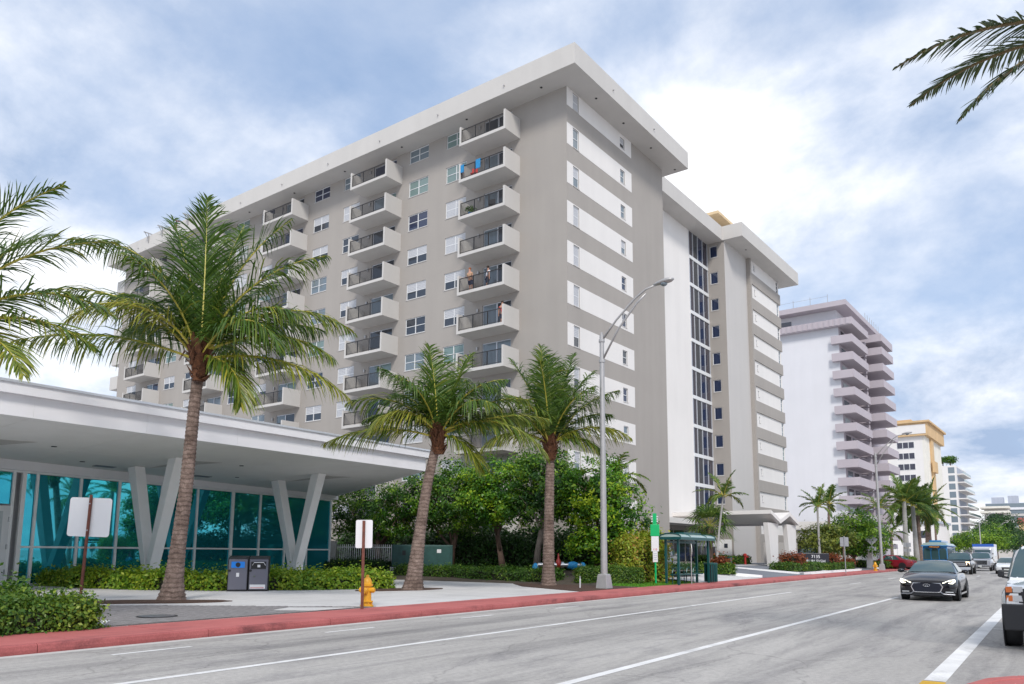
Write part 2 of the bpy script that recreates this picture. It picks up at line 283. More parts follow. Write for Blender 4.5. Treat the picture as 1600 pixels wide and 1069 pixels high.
# ------------------------------------------------------------------ mesh helpers
class MB:
    def __init__(s): s.v = []; s.f = []
    def add(s, vs, fs):
        o = len(s.v); s.v += [tuple(p) for p in vs]; s.f += [tuple(i+o for i in f) for f in fs]; return s
    def box(s, x0, y0, z0, x1, y1, z1):
        return s.add([(x0,y0,z0),(x1,y0,z0),(x1,y1,z0),(x0,y1,z0),(x0,y0,z1),(x1,y0,z1),(x1,y1,z1),(x0,y1,z1)],
                     [(0,3,2,1),(4,5,6,7),(0,1,5,4),(1,2,6,5),(2,3,7,6),(3,0,4,7)])
    def prism(s, poly, z0, z1):
        n = len(poly); z0f = z0 if callable(z0) else (lambda x, y: z0); z1f = z1 if callable(z1) else (lambda x, y: z1)
        return s.add([(x, y, z0f(x, y)) for x, y in poly] + [(x, y, z1f(x, y)) for x, y in poly],
                     [tuple(range(n-1, -1, -1)), tuple(range(n, 2*n))] + [(i, (i+1) % n, n+(i+1) % n, n+i) for i in range(n)])
    def extr(s, poly, a, b, axis='x'):
        """polygon in the plane normal to axis, extruded from a to b"""
        n = len(poly)
        mk = {'x': lambda p, q, t: (t, p, q), 'y': lambda p, q, t: (p, t, q)}[axis]
        return s.add([mk(p, q, a) for p, q in poly] + [mk(p, q, b) for p, q in poly],
                     [tuple(range(n-1, -1, -1)), tuple(range(n, 2*n))] + [(i, (i+1) % n, n+(i+1) % n, n+i) for i in range(n)])
    def beam(s, p0, p1, w, h, up=(0, 0, 1)):
        p0 = Vector(p0); p1 = Vector(p1); d = (p1-p0).normalized(); u = Vector(up)
        a = d.cross(u)
        if a.length < 1e-4: a = d.cross(Vector((1, 0, 0)))
        a.normalize(); c = a.cross(d).normalized(); a *= w/2; c *= h/2
        vs = [p0-a-c, p0+a-c, p0+a+c, p0-a+c, p1-a-c, p1+a-c, p1+a+c, p1-a+c]
        return s.add(vs, [(0,3,2,1),(4,5,6,7),(0,1,5,4),(1,2,6,5),(2,3,7,6),(3,0,4,7)])
    def tube(s, path, rad, n=8, cap=True):
        path = [Vector(p) for p in path]; rad = rad if isinstance(rad, (list, tuple)) else [rad]*len(path)
        vs = []; fs = []; ref = None
        for i, p in enumerate(path):
            d = (path[min(i+1, len(path)-1)]-path[max(i-1, 0)]).normalized()
            if ref is None:
                ref = d.cross(Vector((0, 0, 1)) if abs(d.z) < .9 else Vector((1, 0, 0))).normalized()
            a = (ref-d*ref.dot(d)).normalized(); ref = a; c = d.cross(a)
            for k in range(n):
                t = 2*math.pi*k/n; vs.append(p+a*math.cos(t)*rad[i]+c*math.sin(t)*rad[i])
            if i: fs += [((i-1)*n+k, (i-1)*n+(k+1) % n, i*n+(k+1) % n, i*n+k) for k in range(n)]
        if cap: fs += [tuple(range(n-1, -1, -1)), tuple((len(path)-1)*n+k for k in range(n))]
        return s.add(vs, fs)
    def lathe(s, prof, n=16, c=(0, 0, 0), axis='z'):
        vs = []; fs = []
        for i, (r, z) in enumerate(prof):
            for k in range(n):
                t = 2*math.pi*k/n; q = (r*math.cos(t), r*math.sin(t), z)
                if axis == 'x': q = (q[2], q[0], q[1])
                if axis == 'y': q = (q[0], q[2], q[1])
                vs.append((q[0]+c[0], q[1]+c[1], q[2]+c[2]))
            if i: fs += [((i-1)*n+k, (i-1)*n+(k+1) % n, i*n+(k+1) % n, i*n+k) for k in range(n)]
        fs += [tuple(range(n-1, -1, -1)), tuple((len(prof)-1)*n+k for k in range(n))]
        return s.add(vs, fs)
    def ball(s, c, r, n=10, m=7, sz=1.0):
        prof = [(r*math.sin(math.pi*i/m) if 0 < i < m else .001*r, -r*sz*math.cos(math.pi*i/m)) for i in range(m+1)]
        return s.lathe(prof, n, c)
    def loft(s, secs, cap=True, closed=True):
        n = len(secs[0]); vs = [p for q in secs for p in q]; fs = []
        for i in range(1, len(secs)):
            for k in range(n if closed else n-1):
                fs.append(((i-1)*n+k, (i-1)*n+(k+1) % n, i*n+(k+1) % n, i*n+k))
        if cap: fs += [tuple(range(n-1, -1, -1)), tuple((len(secs)-1)*n+k for k in range(n))]
        return s.add(vs, fs)
    def mesh(s, name):
        me = bpy.data.meshes.new(name); me.from_pydata(s.v, [], s.f); me.update(); return me
    def build(s, name, m, parent=None, smooth=False, bevel=0.0, loc=None, rotz=None):
        me = s.mesh(name)
        if m: me.materials.append(MAT[m])
        if smooth:
            me.polygons.foreach_set('use_smooth', [True]*len(me.polygons))
            if smooth == 'auto': me.set_sharp_from_angle(angle=R(38))
        o = bpy.data.objects.new(name, me); col.objects.link(o); o.parent = parent
        if loc: o.location = loc
        if rotz: o.rotation_euler = (0, 0, rotz)
        if bevel:
            bm_ = o.modifiers.new('bevel', 'BEVEL'); bm_.width = bevel; bm_.segments = 2; bm_.limit_method = 'ANGLE'
        return o
def tag(o, label=None, cat=None, group=None, kind=None):
    if label: o['label'] = label
    if cat: o['category'] = cat
    if group: o['group'] = group
    if kind: o['kind'] = kind
    return o
def empty(name, loc=(0, 0, 0), rz=0.0, label=None, cat=None, group=None):
    o = bpy.data.objects.new(name, None); col.objects.link(o); o.location = loc; o.rotation_euler = (0, 0, rz)
    o.empty_display_size = .2
    return tag(o, label, cat, group)
def inst(src, parent=None, loc=None, rz=None, material=None):
    o = src.copy(); col.objects.link(o); o.parent = parent
    if loc is not None: o.location = loc
    if rz is not None: o.rotation_euler = (0, 0, rz)
    if material:
        o.material_slots[0].link = 'OBJECT'; o.material_slots[0].material = MAT[material]
    for k in ('label', 'category', 'group'):
        if parent is not None and k in o: del o[k]
    return o
def copy_tree(o, parent=None):
    c = o.copy(); col.objects.link(c); c.parent = parent
    for ch in list(o.children): copy_tree(ch, c)
    return c
def structure(mb, name, m, smooth=False, parent=None):
    o = mb.build(name, m, parent, smooth)
    if parent is None: o['kind'] = 'structure'
    return o
def text(name, body, size, m, parent, loc, rot, align='CENTER', extrude=.004):
    cu = bpy.data.curves.new(name, 'FONT'); cu.body = body; cu.size = size; cu.align_x = align; cu.align_y = 'CENTER'; cu.extrude = extrude; cu.resolution_u = 2
    tmp = bpy.data.objects.new(name, cu); col.objects.link(tmp)
    dg = bpy.context.evaluated_depsgraph_get(); me = bpy.data.meshes.new_from_object(tmp.evaluated_get(dg))
    bpy.data.objects.remove(tmp); bpy.data.curves.remove(cu)
    me.materials.clear(); me.materials.append(MAT[m]); me.name = name
    o = bpy.data.objects.new(name, me); col.objects.link(o); o.parent = parent; o.location = loc; o.rotation_euler = rot
    return o
def np_mesh(name, verts, faces_per, nper, m, tint=None):
    """many small n-gons: verts (F*nper,3); tint one value per face-vertex"""
    nf = len(verts)//nper; me = bpy.data.meshes.new(name)
    me.vertices.add(len(verts)); me.vertices.foreach_set('co', np.ascontiguousarray(verts, dtype=np.float32).ravel())
    me.loops.add(len(verts)); me.loops.foreach_set('vertex_index', np.arange(len(verts), dtype=np.int32))
    me.polygons.add(nf); me.polygons.foreach_set('loop_start', np.arange(0, len(verts), nper, dtype=np.int32))
    me.update(calc_edges=True)
    if tint is not None:
        a = me.attributes.new('tint', 'FLOAT', 'POINT'); a.data.foreach_set('value', np.ascontiguousarray(tint, dtype=np.float32))
    me.materials.append(MAT[m]); return me
def wall_grid(mb, P, s0, s1, z0, z1, ops, depth=.14):
    """wall face with real openings; ops = (s0,s1,z0,z1); P(s,z,d) maps to 3D, d = depth into the wall"""
    S = sorted({s0, s1, *[o[0] for o in ops], *[o[1] for o in ops]}); Z = sorted({z0, z1, *[o[2] for o in ops], *[o[3] for o in ops]})
    S = [v for v in S if s0 <= v <= s1]; Z = [v for v in Z if z0 <= v <= z1]
    for j in range(len(Z)-1):
        zm = (Z[j]+Z[j+1])/2; run = None
        for i in range(len(S)):
            solid = False
            if i < len(S)-1:
                sm = (S[i]+S[i+1])/2
                solid = not any(o[0] < sm < o[1] and o[2] < zm < o[3] for o in ops)
            if solid and run is None: run = S[i]
            if not solid and run is not None:
                mb.add([P(run, Z[j], 0), P(S[i], Z[j], 0), P(S[i], Z[j+1], 0), P(run, Z[j+1], 0)], [(0, 1, 2, 3)]); run = None
    for a, b_, c, d in ops:
        q = [(a, c), (b_, c), (b_, d), (a, d)]
        for k in range(4):
            p, r = q[k], q[(k+1) % 4]
            mb.add([P(*p, 0), P(*r, 0), P(*r, depth), P(*p, depth)], [(0, 1, 2, 3)])
    return mb
rng = random.Random(7); nrg = np.random.default_rng(11)
# ------------------------------------------------------------------ the ground, road and pavements
structure(MB().box(-1500, -600, -.5, 1500, 2600, -.03), 'ground', 'ground_concrete')
structure(MB().add([(-13.15, -60, 0), (1.3, -60, 0), (1.3, 900, 0), (-13.15, 900, 0)], [(0, 1, 2, 3)]), 'road', 'road_asphalt')
def marking(x0, x1, y0, y1, m='line_white', name='lane_line'):
    return structure(MB().add([(x0, y0, .004), (x1, y0, .004), (x1, y1, .004), (x0, y1, .004)], [(0, 1, 2, 3)]), name, m)
marking(-9.45, -9.31, -4, 34.5); marking(-5.17, -5.02, 3.5, 33.2)
for y in range(46, 300, 12): marking(-9.45, -9.33, y, y+3); marking(-5.17, -5.04, y, y+3)
marking(-1.52, -1.27, 11.55, 74, name='parking_line'); marking(-1.53, -1.26, 11.0, 11.5, 'line_yellow', 'yellow_line')
for y in (2.2, 6.6, 10.9, 15.2, 19.6): marking(-12.10, -12.0, y, y+1.35)
marking(-1.25, .4, 20.4, 20.5, name='parking_line'); marking(-1.25, 1.0, 26.9, 27.0, name='parking_line')
# west side: plaza slab, planting ground and drive all rise from the pavement
plz = structure(MB().box(-150, -60, -.02, -14.87, 30.6, .15).box(-150, 30.6, -.02, -14.87, 900, .146), 'plaza', 'plaza_concrete')
# pavement of red concrete: slabs and kerb stones one by one
side = structure(MB().box(-14.87, -60, -.02, -13.14, 900, .085), 'sidewalk', 'paver_sand')
slab_mb = MB().box(-.8, .013, 0, .8, 1.787, .068)
first = None
y = -6.0; k = 0
while y < 92:
    if first is None: first = slab_mb.build('paving_slab', 'red_concrete', side, bevel=.006); first.location = (-14.065, y, .085)
    else: inst(first, side, (-14.065, y, .085+rng.uniform(-.0025, .0025)))
    y += 1.8
structure(MB().box(-14.865, 92, .0851, -13.262, 890, .152), 'sidewalk_far', 'red_concrete')
kp = [(-13.255, -.01), (-13.125, -.01), (-13.115, .06), (-13.128, .125), (-13.165, .15), (-13.255, .15)]
first = None; y = -6.0
while y < 92:
    if first is None:
        first = MB().extr(kp, .006, 2.994, 'y').build('kerb_stone', 'red_kerb', side); first.location = (0, y, 0)
    else: inst(first, side, (0, y, 0))
    y += 3.0
structure(MB().extr(kp, 92, 890, 'y'), 'kerb_far', 'red_concrete')
structure(MB().add([(-13.11, -6, .003), (-12.86, -6, .003), (-12.80, 892, .003), (-13.11, 892, .003)], [(0, 1, 2, 3)]), 'gutter', 'concrete')
# near pavement, its red kerb corner in the foreground
bulb = [(-.95, -30), (-.98, 9.6), (-.93, 10.4), (-.78, 11.0), (-.5, 11.45), (0, 11.8), (1.25, 12.0), (1.25, -30)]
near = structure(MB().prism(bulb, -.01, .15), 'near_sidewalk', 'red_concrete')
jm = MB().box(-.70, 10.96, .1505, -.685, 11.2, .153)
structure(MB().box(1.25, -60, -.01, 60, 900, .14), 'east_sidewalk', 'plaza_concrete')
kb = None
pts = bulb[1:7]
for i in range(len(pts)-1):
    (x0, y0), (x1, y1) = pts[i], pts[i+1]; n = Vector((y1-y0, x0-x1)).normalized()*-1
    a = Vector((x0, y0)); b2 = Vector((x1, y1)); ins = Vector((-(y1-y0), x1-x0)).normalized()*-.16
    p = [a, a.lerp(b2, .985), a.lerp(b2, .985)+ins, a+ins]
    MB().prism([(q.x-ins.x*.12, q.y-ins.y*.12) for q in p], .001, .165).build('kerb_stone', 'red_concrete', near, bevel=.02)
# dark grey brick pavers between plaza and pavement
bed = [(-14.9, 5.0), (-14.9, 15.2), (-16.6, 13.9), (-19.6, 11.9), (-21.2, 10.2), (-19.5, 6.4), (-16.2, 4.6)]
pav_bed = structure(MB().prism(bed, .1502, .158), 'paver_bed', 'paver_sand')
def inpoly(x, y, poly):
    c = False; j = len(poly)-1
    for i in range(len(poly)):
        xi, yi = poly[i]; xj, yj = poly[j]
        if (yi > y) != (yj > y) and x < (xj-xi)*(y-yi)/(yj-yi)+xi: c = not c
        j = i
    return c
cells = []
pw, pl = .115, .235
for i in range(-5, 75):
    for j in range(-5, 50):
        x = -14.95 - i*pw - .06; y = 4.6 + j*pl + (pl/2 if i % 2 else 0)
        if inpoly(x, y, bed) and inpoly(x-.05, y+.1, bed) and inpoly(x+.05, y-.1, bed) and not (7.0 > y and x < -14.7 and y < 7.9 + (x+14.7)*-.35): cells.append((x, y))
cells.sort(key=lambda c: c[0]**2+c[1]**2)
pv = None; rest = MB()
for k, (x, y) in enumerate(cells):
    dz = rng.uniform(0, .004)
    if k < 300:
        if pv is None: pv = MB().box(-.050, -.110, 0, .050, .110, .012).build('paver', 'paver_grey', pav_bed, loc=(x, y, .158+dz))
        else: inst(pv, pav_bed, (x, y, .158+dz))
    else: rest.box(x-.050, y-.110, .158, x+.050, y+.110, .170+dz)
tag(rest.build('pavers', 'paver_grey', pav_bed), kind='stuff')
structure(MB().prism([(-14.9, 7.75), (-14.9, 7.9), (-15.9, 8.62), (-15.95, 8.48)], .158, .19), 'concrete_edging', 'white_paint')
structure(MB().prism([(-14.9, 13.1), (-14.9, 14.4), (-16.2, 13.4), (-15.8, 12.6)], .171, .178), 'concrete_patch', 'plaza_concrete')
# drain cover
dr = empty('drain_cover', (-16.18, 9.8, .172), 0, 'round cast iron drain cover set in the dark grey pavers', 'drain cover')
MB().lathe([(.42, 0), (.42, .012), (.37, .014), (.37, .004), (.02, .004)], 24).build('rim', 'bin_black', dr)
for i in range(-3, 4):
    h = math.sqrt(.36**2-(i*.1)**2); MB().box(i*.1-.025, -h, .005, i*.1+.025, h, .018).build('bar', 'steel', dr)
# mulch beds of the palms
def blob(cx, cy, a, b_, ang, n=28, j=.06):
    out = []
    for k in range(n):
        t = 2*math.pi*k/n; r = 1+rng.uniform(-j, j); x, y = a*math.cos(t)*r, b_*math.sin(t)*r
        out.append((cx+x*math.cos(ang)-y*math.sin(ang), cy+x*math.sin(ang)+y*math.cos(ang)))
    return out
structure(MB().prism(blob(-21.3, 12.35, 2.45, .75, R(48)), .1505, .175), 'mulch_bed', 'mulch')
structure(MB().prism(blob(-20.9, 22.6, 1.9, .8, R(75)), .1505, .172), 'mulch_bed', 'mulch')
structure(MB().prism([(-14.9, 26.0), (-14.9, 31), (-19.5, 32.0), (-20.9, 30.3), (-19.0, 28.2)], .147, .172), 'mulch_bed', 'mulch')
# garden in front of the flats: rises towards the building
def garden_z(x, y): return .15 + .5*max(0., min(1., (y-30.8)/5.0))
gm = MB(); xs = np.linspace(-60, -16.8, 14); ys = np.linspace(30.7, 44, 9)
gm.add([(x, y, garden_z(x, y)+.004) for y in ys for x in xs], [(j*14+i, j*14+i+1, (j+1)*14+i+1, (j+1)*14+i) for j in range(8) for i in range(13)])
structure(gm, 'garden_soil', 'soil')
structure(MB().prism([(-14.9, 31.2), (-14.9, 37.5), (-16.9, 38.5), (-16.9, 31.2)], .147, .17), 'lawn', 'grass_soil')
# drive to the porch, sloping up
def drive_z(x, y): return .15 + .55*max(0., min(1., (-15.2-x)/6.0))
def sheet(name, m, x0, x1, y0, y1, dz, nx=8):
    mb = MB(); xs = np.linspace(x0, x1, nx)
    mb.add([(x, y, drive_z(x, y)+dz) for y in (y0, y1) for x in xs], [(i, i+1, nx+i+1, nx+i) for i in range(nx-1)])
    return structure(mb, name, m)
sheet('forecourt', 'plaza_concrete', -14.9, -30, 38.6, 150, .002)
sheet('driveway', 'drive_asphalt', -14.9, -27, 48.2, 60.5, .008); sheet('driveway', 'drive_asphalt', -17.6, -27, 60.5, 78.5, .008); sheet('driveway', 'drive_asphalt', -14.9, -27, 78.5, 88, .008)
# ------------------------------------------------------------------ the large block of flats (local x = along its street face, y = along its garden face)
BANG = math.atan2(.99926045, .03845199)
flats = empty('apartment_building', (-25.53, 43.13, 0), BANG, 'large grey apartment block with white balconies and a thick white roof edge', 'building')
SOF, TOP, FH = 33.72, 35.2, 2.85
ZB = [31.13-FH*k for k in range(11)]
MODS = [3.97+11.87*m for m in range(5)]
ENDY = 60.7
# windows -----------------------------------------------------------
def make_window(w, h, cols, rows, parent, loc, rz, glass, blind, fr='white_frame', blindmat='blind_white', cache={}):
    """window > frame, pane (one a column), blind"""
    key = (round(w, 3), round(h, 3), cols, rows, fr)
    if key not in cache:
        t = .055; f = MB()
        f.box(.05, 0, 0, .12, t, h).box(.05, w-t, 0, .12, w, h).box(.05, t, 0, .12, w-t, t).box(.05, t, h-t, .12, w-t, h)
        for i in range(1, cols): y = w*i/cols; f.box(.045, y-t*.55, t, .115, y+t*.55, h-t)
        for j in range(1, rows):
            z = h*j/rows
            for i in range(cols): f.box(.055, w*i/cols+t*.8, z-.022, .11, w*(i+1)/cols-t*.8, z+.022)
        p = MB().box(.085, t*.8, t*.8, .095, w/cols-t*.8, h-t*.8)
        s = MB().box(-.035, -.04, -.055, .045, w+.04, -.002)
        bl = {}
        for frac in (.5, 1.0):
            b_ = MB(); n = max(4, int(h*frac/.11)); z = h-t
            for k in range(n):
                zz = z-(k+.5)*h*frac/n
                b_.box(.068, t, zz-.047*(h*frac/n)/.11, .082, w-t, zz+.052*(h*frac/n)/.11)
            bl[frac] = b_
        cache[key] = [f.mesh('frame'), p.mesh('pane'), {k: v.mesh('blind') for k, v in bl.items()}, s.mesh('sill')]; cache[key][3].materials.append(MAT['pale_grey_stucco'])
        cache[key][0].materials.append(MAT[fr]); cache[key][1].materials.append(MAT['glass_dark'])
        for v in cache[key][2].values(): v.materials.append(MAT['blind_white'])
    fm, pm, bm, sm = cache[key]
    o = bpy.data.objects.new('window', fm); col.objects.link(o); o.parent = parent; o.location = loc; o.rotation_euler = (0, 0, rz)
    q = bpy.data.objects.new('sill', sm); col.objects.link(q); q.parent = o
    for i in range(cols):
        q = bpy.data.objects.new('pane', pm); col.objects.link(q); q.parent = o; q.location = (0, w*i/cols, 0)
        q.material_slots[0].link = 'OBJECT'; q.material_slots[0].material = MAT[glass]
    if blind:
        q = bpy.data.objects.new('blind', bm[blind]); col.objects.link(q); q.parent = o
        if blindmat != 'blind_white': q.material_slots[0].link = 'OBJECT'; q.material_slots[0].material = MAT[blindmat]
    return o
wr = random.Random(5)
def pick():
    r = wr.random()
    if r < .24: return wr.choice(['glass_grey', 'glass_dark']), 1.0
    if r < .52: return 'glass_dark', .5
    if r < .70: return 'glass_green', None
    if r < .84: return 'glass_grey', None
    return wr.choice(['glass_navy', 'glass_dark']), None
# garden face ---------------------------------------------------------
ops = []
for k, zb in enumerate(ZB):
    for m, s0 in enumerate(MODS):
        top = min(zb+2.76, SOF-.02)
        ops.append((s0+5.05, s0+7.1, zb+1.46, top)); 
        if s0+11.1 < ENDY: ops.append((s0+9.0, s0+11.1, zb+1.46, top))
        d0, d1 = (.72, 3.32) if m < 3 else (.35, 2.75)
        ops.append((s0+d0, s0+d1, zb+.22, zb+2.42))
mb = wall_grid(MB(), lambda s, z, d: (d, s, z), 0, ENDY, 0, SOF, ops)
mb.build('garden_wall', 'grey_stucco', flats)
for a, b_, c, d in ops:
    w, h = b_-a, d-c
    if h > 1.6: continue
    g, bl = pick(); make_window(w, h, 2, 2, flats, (.0, a, c), 0, g, bl, 'white_frame')
# balconies, doors, wall lamps
BW, BD, BH = 4.25, 1.78, 1.48
bmesh_ = MB().box(-BD, 0, 0, -.001, BW, .22).box(-BD, 0, .22, -.001, .16, BH).box(-BD, BW-.16, .22, -.001, BW, BH)
rail = MB(); yy = .17
rail.box(-BD+.05, .17, 1.20, -BD+.10, BW-.17, 1.25).box(-BD+.055, .17, .30, -BD+.095, BW-.17, .33)
n = 36
for i in range(n): y = .2+(BW-.4)*i/(n-1); rail.box(-BD+.065, y-.009, .33, -BD+.085, y+.009, 1.20)
for y in (.17, 1.45, 2.75, BW-.21): rail.box(-BD+.05, y, .22, -BD+.10, y+.045, 1.22)
solid = MB()   # a few balconies have dark mesh infill
solid.box(-BD+.068, .2, .33, -BD+.074, BW-.2, 1.19)
bal0 = bmesh_.build('balcony', 'cream_stucco', flats); rail0 = rail.build('railing', 'dark_rail', bal0); inf0 = None
dfm = MB(); W, Hd, t = 2.6, 2.2, .06
dfm.box(.06, 0, 0, .13, t, Hd).box(.06, W-t, 0, .13, W, Hd).box(.06, t, Hd-t, .13, W-t, Hd).box(.06, t, 0, .13, W-t, t*.7).box(.05, W/2-.05, t, .125, W/2+.05, Hd-t)
dp = MB().box(.09, .04, .03, .10, W/2-.03, Hd-.04)
d0o = dp0 = None
dfm_me = dfm.mesh('sliding_door'); dfm_me.materials.append(MAT['alu_frame']); dp_me = dp.mesh('pane'); dp_me.materials.append(MAT['glass_dark'])
W2 = 2.4
lm = MB().box(-.13, -.07, -.10, 0, .07, .10).lathe([(.05, -.16), (.07, -.1)], 8, (-.07, 0, 0)).mesh('wall_lamp'); lm.materials.append(MAT['lamp_grey'])
mesh_me = solid.mesh('infill'); mesh_me.materials.append(MAT['dark_rail'])
def child(name, me, parent, loc, m=None, rz=0, sc_=None):
    o = bpy.data.objects.new(name, me); col.objects.link(o); o.parent = parent; o.location = loc; o.rotation_euler = (0, 0, rz)
    if sc_: o.scale = sc_
    if m: o.material_slots[0].link = 'OBJECT'; o.material_slots[0].material = MAT[m]
    return o
firstb = True
for k, zb in enumerate(ZB):
    for m, s0 in enumerate(MODS):
        if firstb: b_ = bal0; b_.location = (0, s0, zb); firstb = False
        else: b_ = inst(bal0, flats, (0, s0, zb)); inst(rail0, b_, (0, 0, 0))
        da, db = (.72, 3.32) if m < 3 else (.35, 2.75)
        d_ = child('sliding_door', dfm_me, flats, (0, s0+da, zb+.22), sc_=(1, (db-da)/W, 1))
        gl = wr.choice(['glass_navy', 'glass_dark', 'glass_dark', 'glass_grey', 'glass_green'])
        child('pane', dp_me, d_, (0, 0, 0), gl); child('pane', dp_me, d_, (0, W/2, 0), wr.choice([gl, gl, 'glass_grey']))
        child('wall_lamp', lm, flats, (-.001, s0+(3.72 if m < 3 else 3.1), zb+2.12))
        if m == 3 and k > 6 or m == 4 and k > 5: child('infill', mesh_me, b_, (0, 0, 0))
# left end wall with its own balconies
mb = MB().add([(0, ENDY, 0), (14.8, ENDY, 0), (14.8, ENDY, SOF), (0, ENDY, SOF)], [(3, 2, 1, 0)]); mb.build('end_wall', 'grey_stucco', flats)
for k in range(11): MB().box(-.05, ENDY+.002, 0, 4.2, ENDY+1.7, 1.48).build('end_balcony', 'cream_stucco', flats, loc=(0, 0, ZB[k]))
# street face with white bands --------------------------------------------
ops_w = []; bands = []
for k in range(12):
    z0 = 32.37-FH*k if k else 32.37
    z1 = z0+1.56
    if z0 < 2.5: break
    bands.append((z0, min(z1, SOF-.002)))
bops = []
for z0, z1 in bands:
    bops.append(((.80, 1.56, z0+.05, z1-.06), (7.52, 8.22, z0+.22, z1-.30)))
allops = [o for pr in bops for o in pr]
garage = (9.9, 13.6, .2, 3.2)
mb = wall_grid(MB(), lambda s, z, d: (s, d, z), 0, 14.8, 0, SOF, allops+[garage], .3)
mb.build('street_wall', 'grey_stucco', flats)
MB().box(9.9, .3, .2, 13.6, .32, 3.2).build('garage_door', 'car_trim', flats)
for (z0, z1), pr in zip(bands, bops):
    wall_grid(MB(), lambda s, z, d: (s, d-.012, z), 0.0, 9.32, z0, z1, list(pr), .012).add([(0, -.012, z0), (9.32, -.012, z0), (9.32, 0, z0), (0, 0, z0), (9.32, -.012, z1), (9.32, 0, z1)], [(0, 1, 2, 3), (1, 4, 5, 2)]).build('white_band', 'white_stucco', flats)
    for o, (c_, r_) in zip(pr, ((1, 2), (1, 2))):
        g = wr.choice(['glass_dark', 'glass_navy', 'glass_grey', 'glass_grey']); bl = wr.choice([None, None, .5, 1.0]) if o[0] < 2 else wr.choice([None, None, .5])
        make_window(o[1]-o[0], o[3]-o[2], c_, r_, flats, (o[1], .0, o[2]), R(90), g, bl)
# recess: white wall, stair glazing, return wall with windows
MB().add([(14.8, 0, 0), (14.8, 3.4, 0), (14.8, 3.4, SOF), (14.8, 0, SOF)], [(0, 1, 2, 3)]).build('side_wall', 'grey_stucco', flats)
MB().add([(14.8, 3.4, 4.6), (27.6, 3.4, 4.6), (27.6, 3.4, SOF), (14.8, 3.4, SOF)], [(0, 1, 2, 3)]).build('white_wall', 'white_stucco', flats)
MB().box(14.81, 3.405, 0, 27.6, 3.9, 4.6).build('lobby_wall', 'grey_stucco', flats)
for i in range(5):
    MB().box(15.6+i*2.4, 3.36, .9, 17.7+i*2.4, 3.40, 3.7).build('lobby_pane', 'glass_dark', flats)
MB().box(14.82, 1.2, 4.15, 27.5, 3.398, 4.6).build('lobby_canopy', 'white_stucco', flats)
gx = [27.62, 28.55, 29.75, 30.95, 32.2]
for k in range(12):
    z0 = max(.9, ZB[0]-FH*k+.02) if k else ZB[0]+.02
    z1 = SOF if k == 0 else ZB[0]-FH*(k-1)-.32
    if z1-z0 < .5: continue
    tr = MB().box(27.6, 3.33, z0-.34, 32.24, 3.5, z0).build('spandrel', 'white_frame', flats)
    for i in range(4):
        MB().box(gx[i]+.03, 3.42, z0+.001, gx[i+1]-.03, 3.44, z1).build('stair_pane', ['curtain_dark', 'glass_dark', 'glass_navy', 'curtain_dark'][i], flats)
    for i in range(5): MB().box(gx[i]-.04, 3.36, z0+.002, gx[i]+.04, 3.47, z1).build('mullion', 'alu_frame', flats)
    if k < 11:
        MB().beam((28.4, 3.9, z0+.2), (31.6, 4.2, z0+1.6), .25, .12).build('stair_flight', 'concrete', flats)
rops = [(1.95+.35, 3.12, ZB[0]-FH*k+1.0, ZB[0]-FH*k+2.25) for k in range(11)]
mb = wall_grid(MB(), lambda s, z, d: (32.25+d, s, z), 1.55, 3.4, 0, SOF, rops)
mb.build('return_wall', 'grey_stucco', flats)
for a, b_, c, d in rops: make_window(b_-a, d-c, 1, 1, flats, (32.25, a, c), 0, 'glass_navy', None)
dk = MB().box(32.20, 1.75, .7, 32.249, 3.05, 3.0).build('service_door', 'white_paint', flats); MB().box(32.17, 2.15, 2.2, 32.199, 2.5, 2.6).build('pane', 'glass_dark', dk); MB().box(32.15, 2.9, 1.6, 32.2, 2.98, 1.75).build('handle', 'steel', dk)
MB().add([(32.25, 1.55, 0), (38.5, 1.55, 0), (38.5, 1.55, SOF), (32.25, 1.55, SOF)], [(0, 1, 2, 3)]).build('blind_wall', 'pale_grey_stucco', flats)
E2 = 48.5
MB().add([(38.5, 1.55, 0), (38.5, 1.1, 0), (38.9, 1.1, 0), (38.9, 1.1, SOF), (38.5, 1.1, SOF), (38.5, 1.55, SOF)], [(0, 1, 4, 5), (1, 2, 3, 4)]).build('pilaster', 'grey_stucco', flats)
# far striped wing: recessed white strips, grey bands proud of them
wz = []
for k in range(11):
    z0 = ZB[0]+1.05-FH*k
    if z0 < 2: break
    z1 = min(z0+1.62, SOF-.002); wz.append((z0, z1))
    op = [(40.0, 40.36, z0+.55, z0+1.25), (E2-1.0, E2-.35, z0+.02, z1-.02)]
    wall_grid(MB(), lambda s, z, d: (s, 1.25+d, z), 38.9, E2-.2, z0, z1, op, .3).add([(E2-.2, 1.25, z0), (E2-.2, 14, z0), (E2-.2, 14, z1), (E2-.2, 1.25, z1)], [(0, 1, 2, 3)]).build('white_band', 'white_stucco', flats)
    make_window(.36, .70, 1, 2, flats, (40.36, 1.25, z0+.55), R(90), 'glass_dark', None); make_window(.65, z1-z0-.04, 1, 3, flats, (E2-.35, 1.25, z0+.02), R(90), wr.choice(['glass_green', 'glass_grey', 'glass_dark']), None)
pz = SOF
for i, (z0, z1) in enumerate(wz):
    lo = wz[i+1][1] if i+1 < len(wz) else 0
    MB().box(38.9, 1.12, lo, E2, 14, z0).build('grey_band', 'grey_stucco', flats)
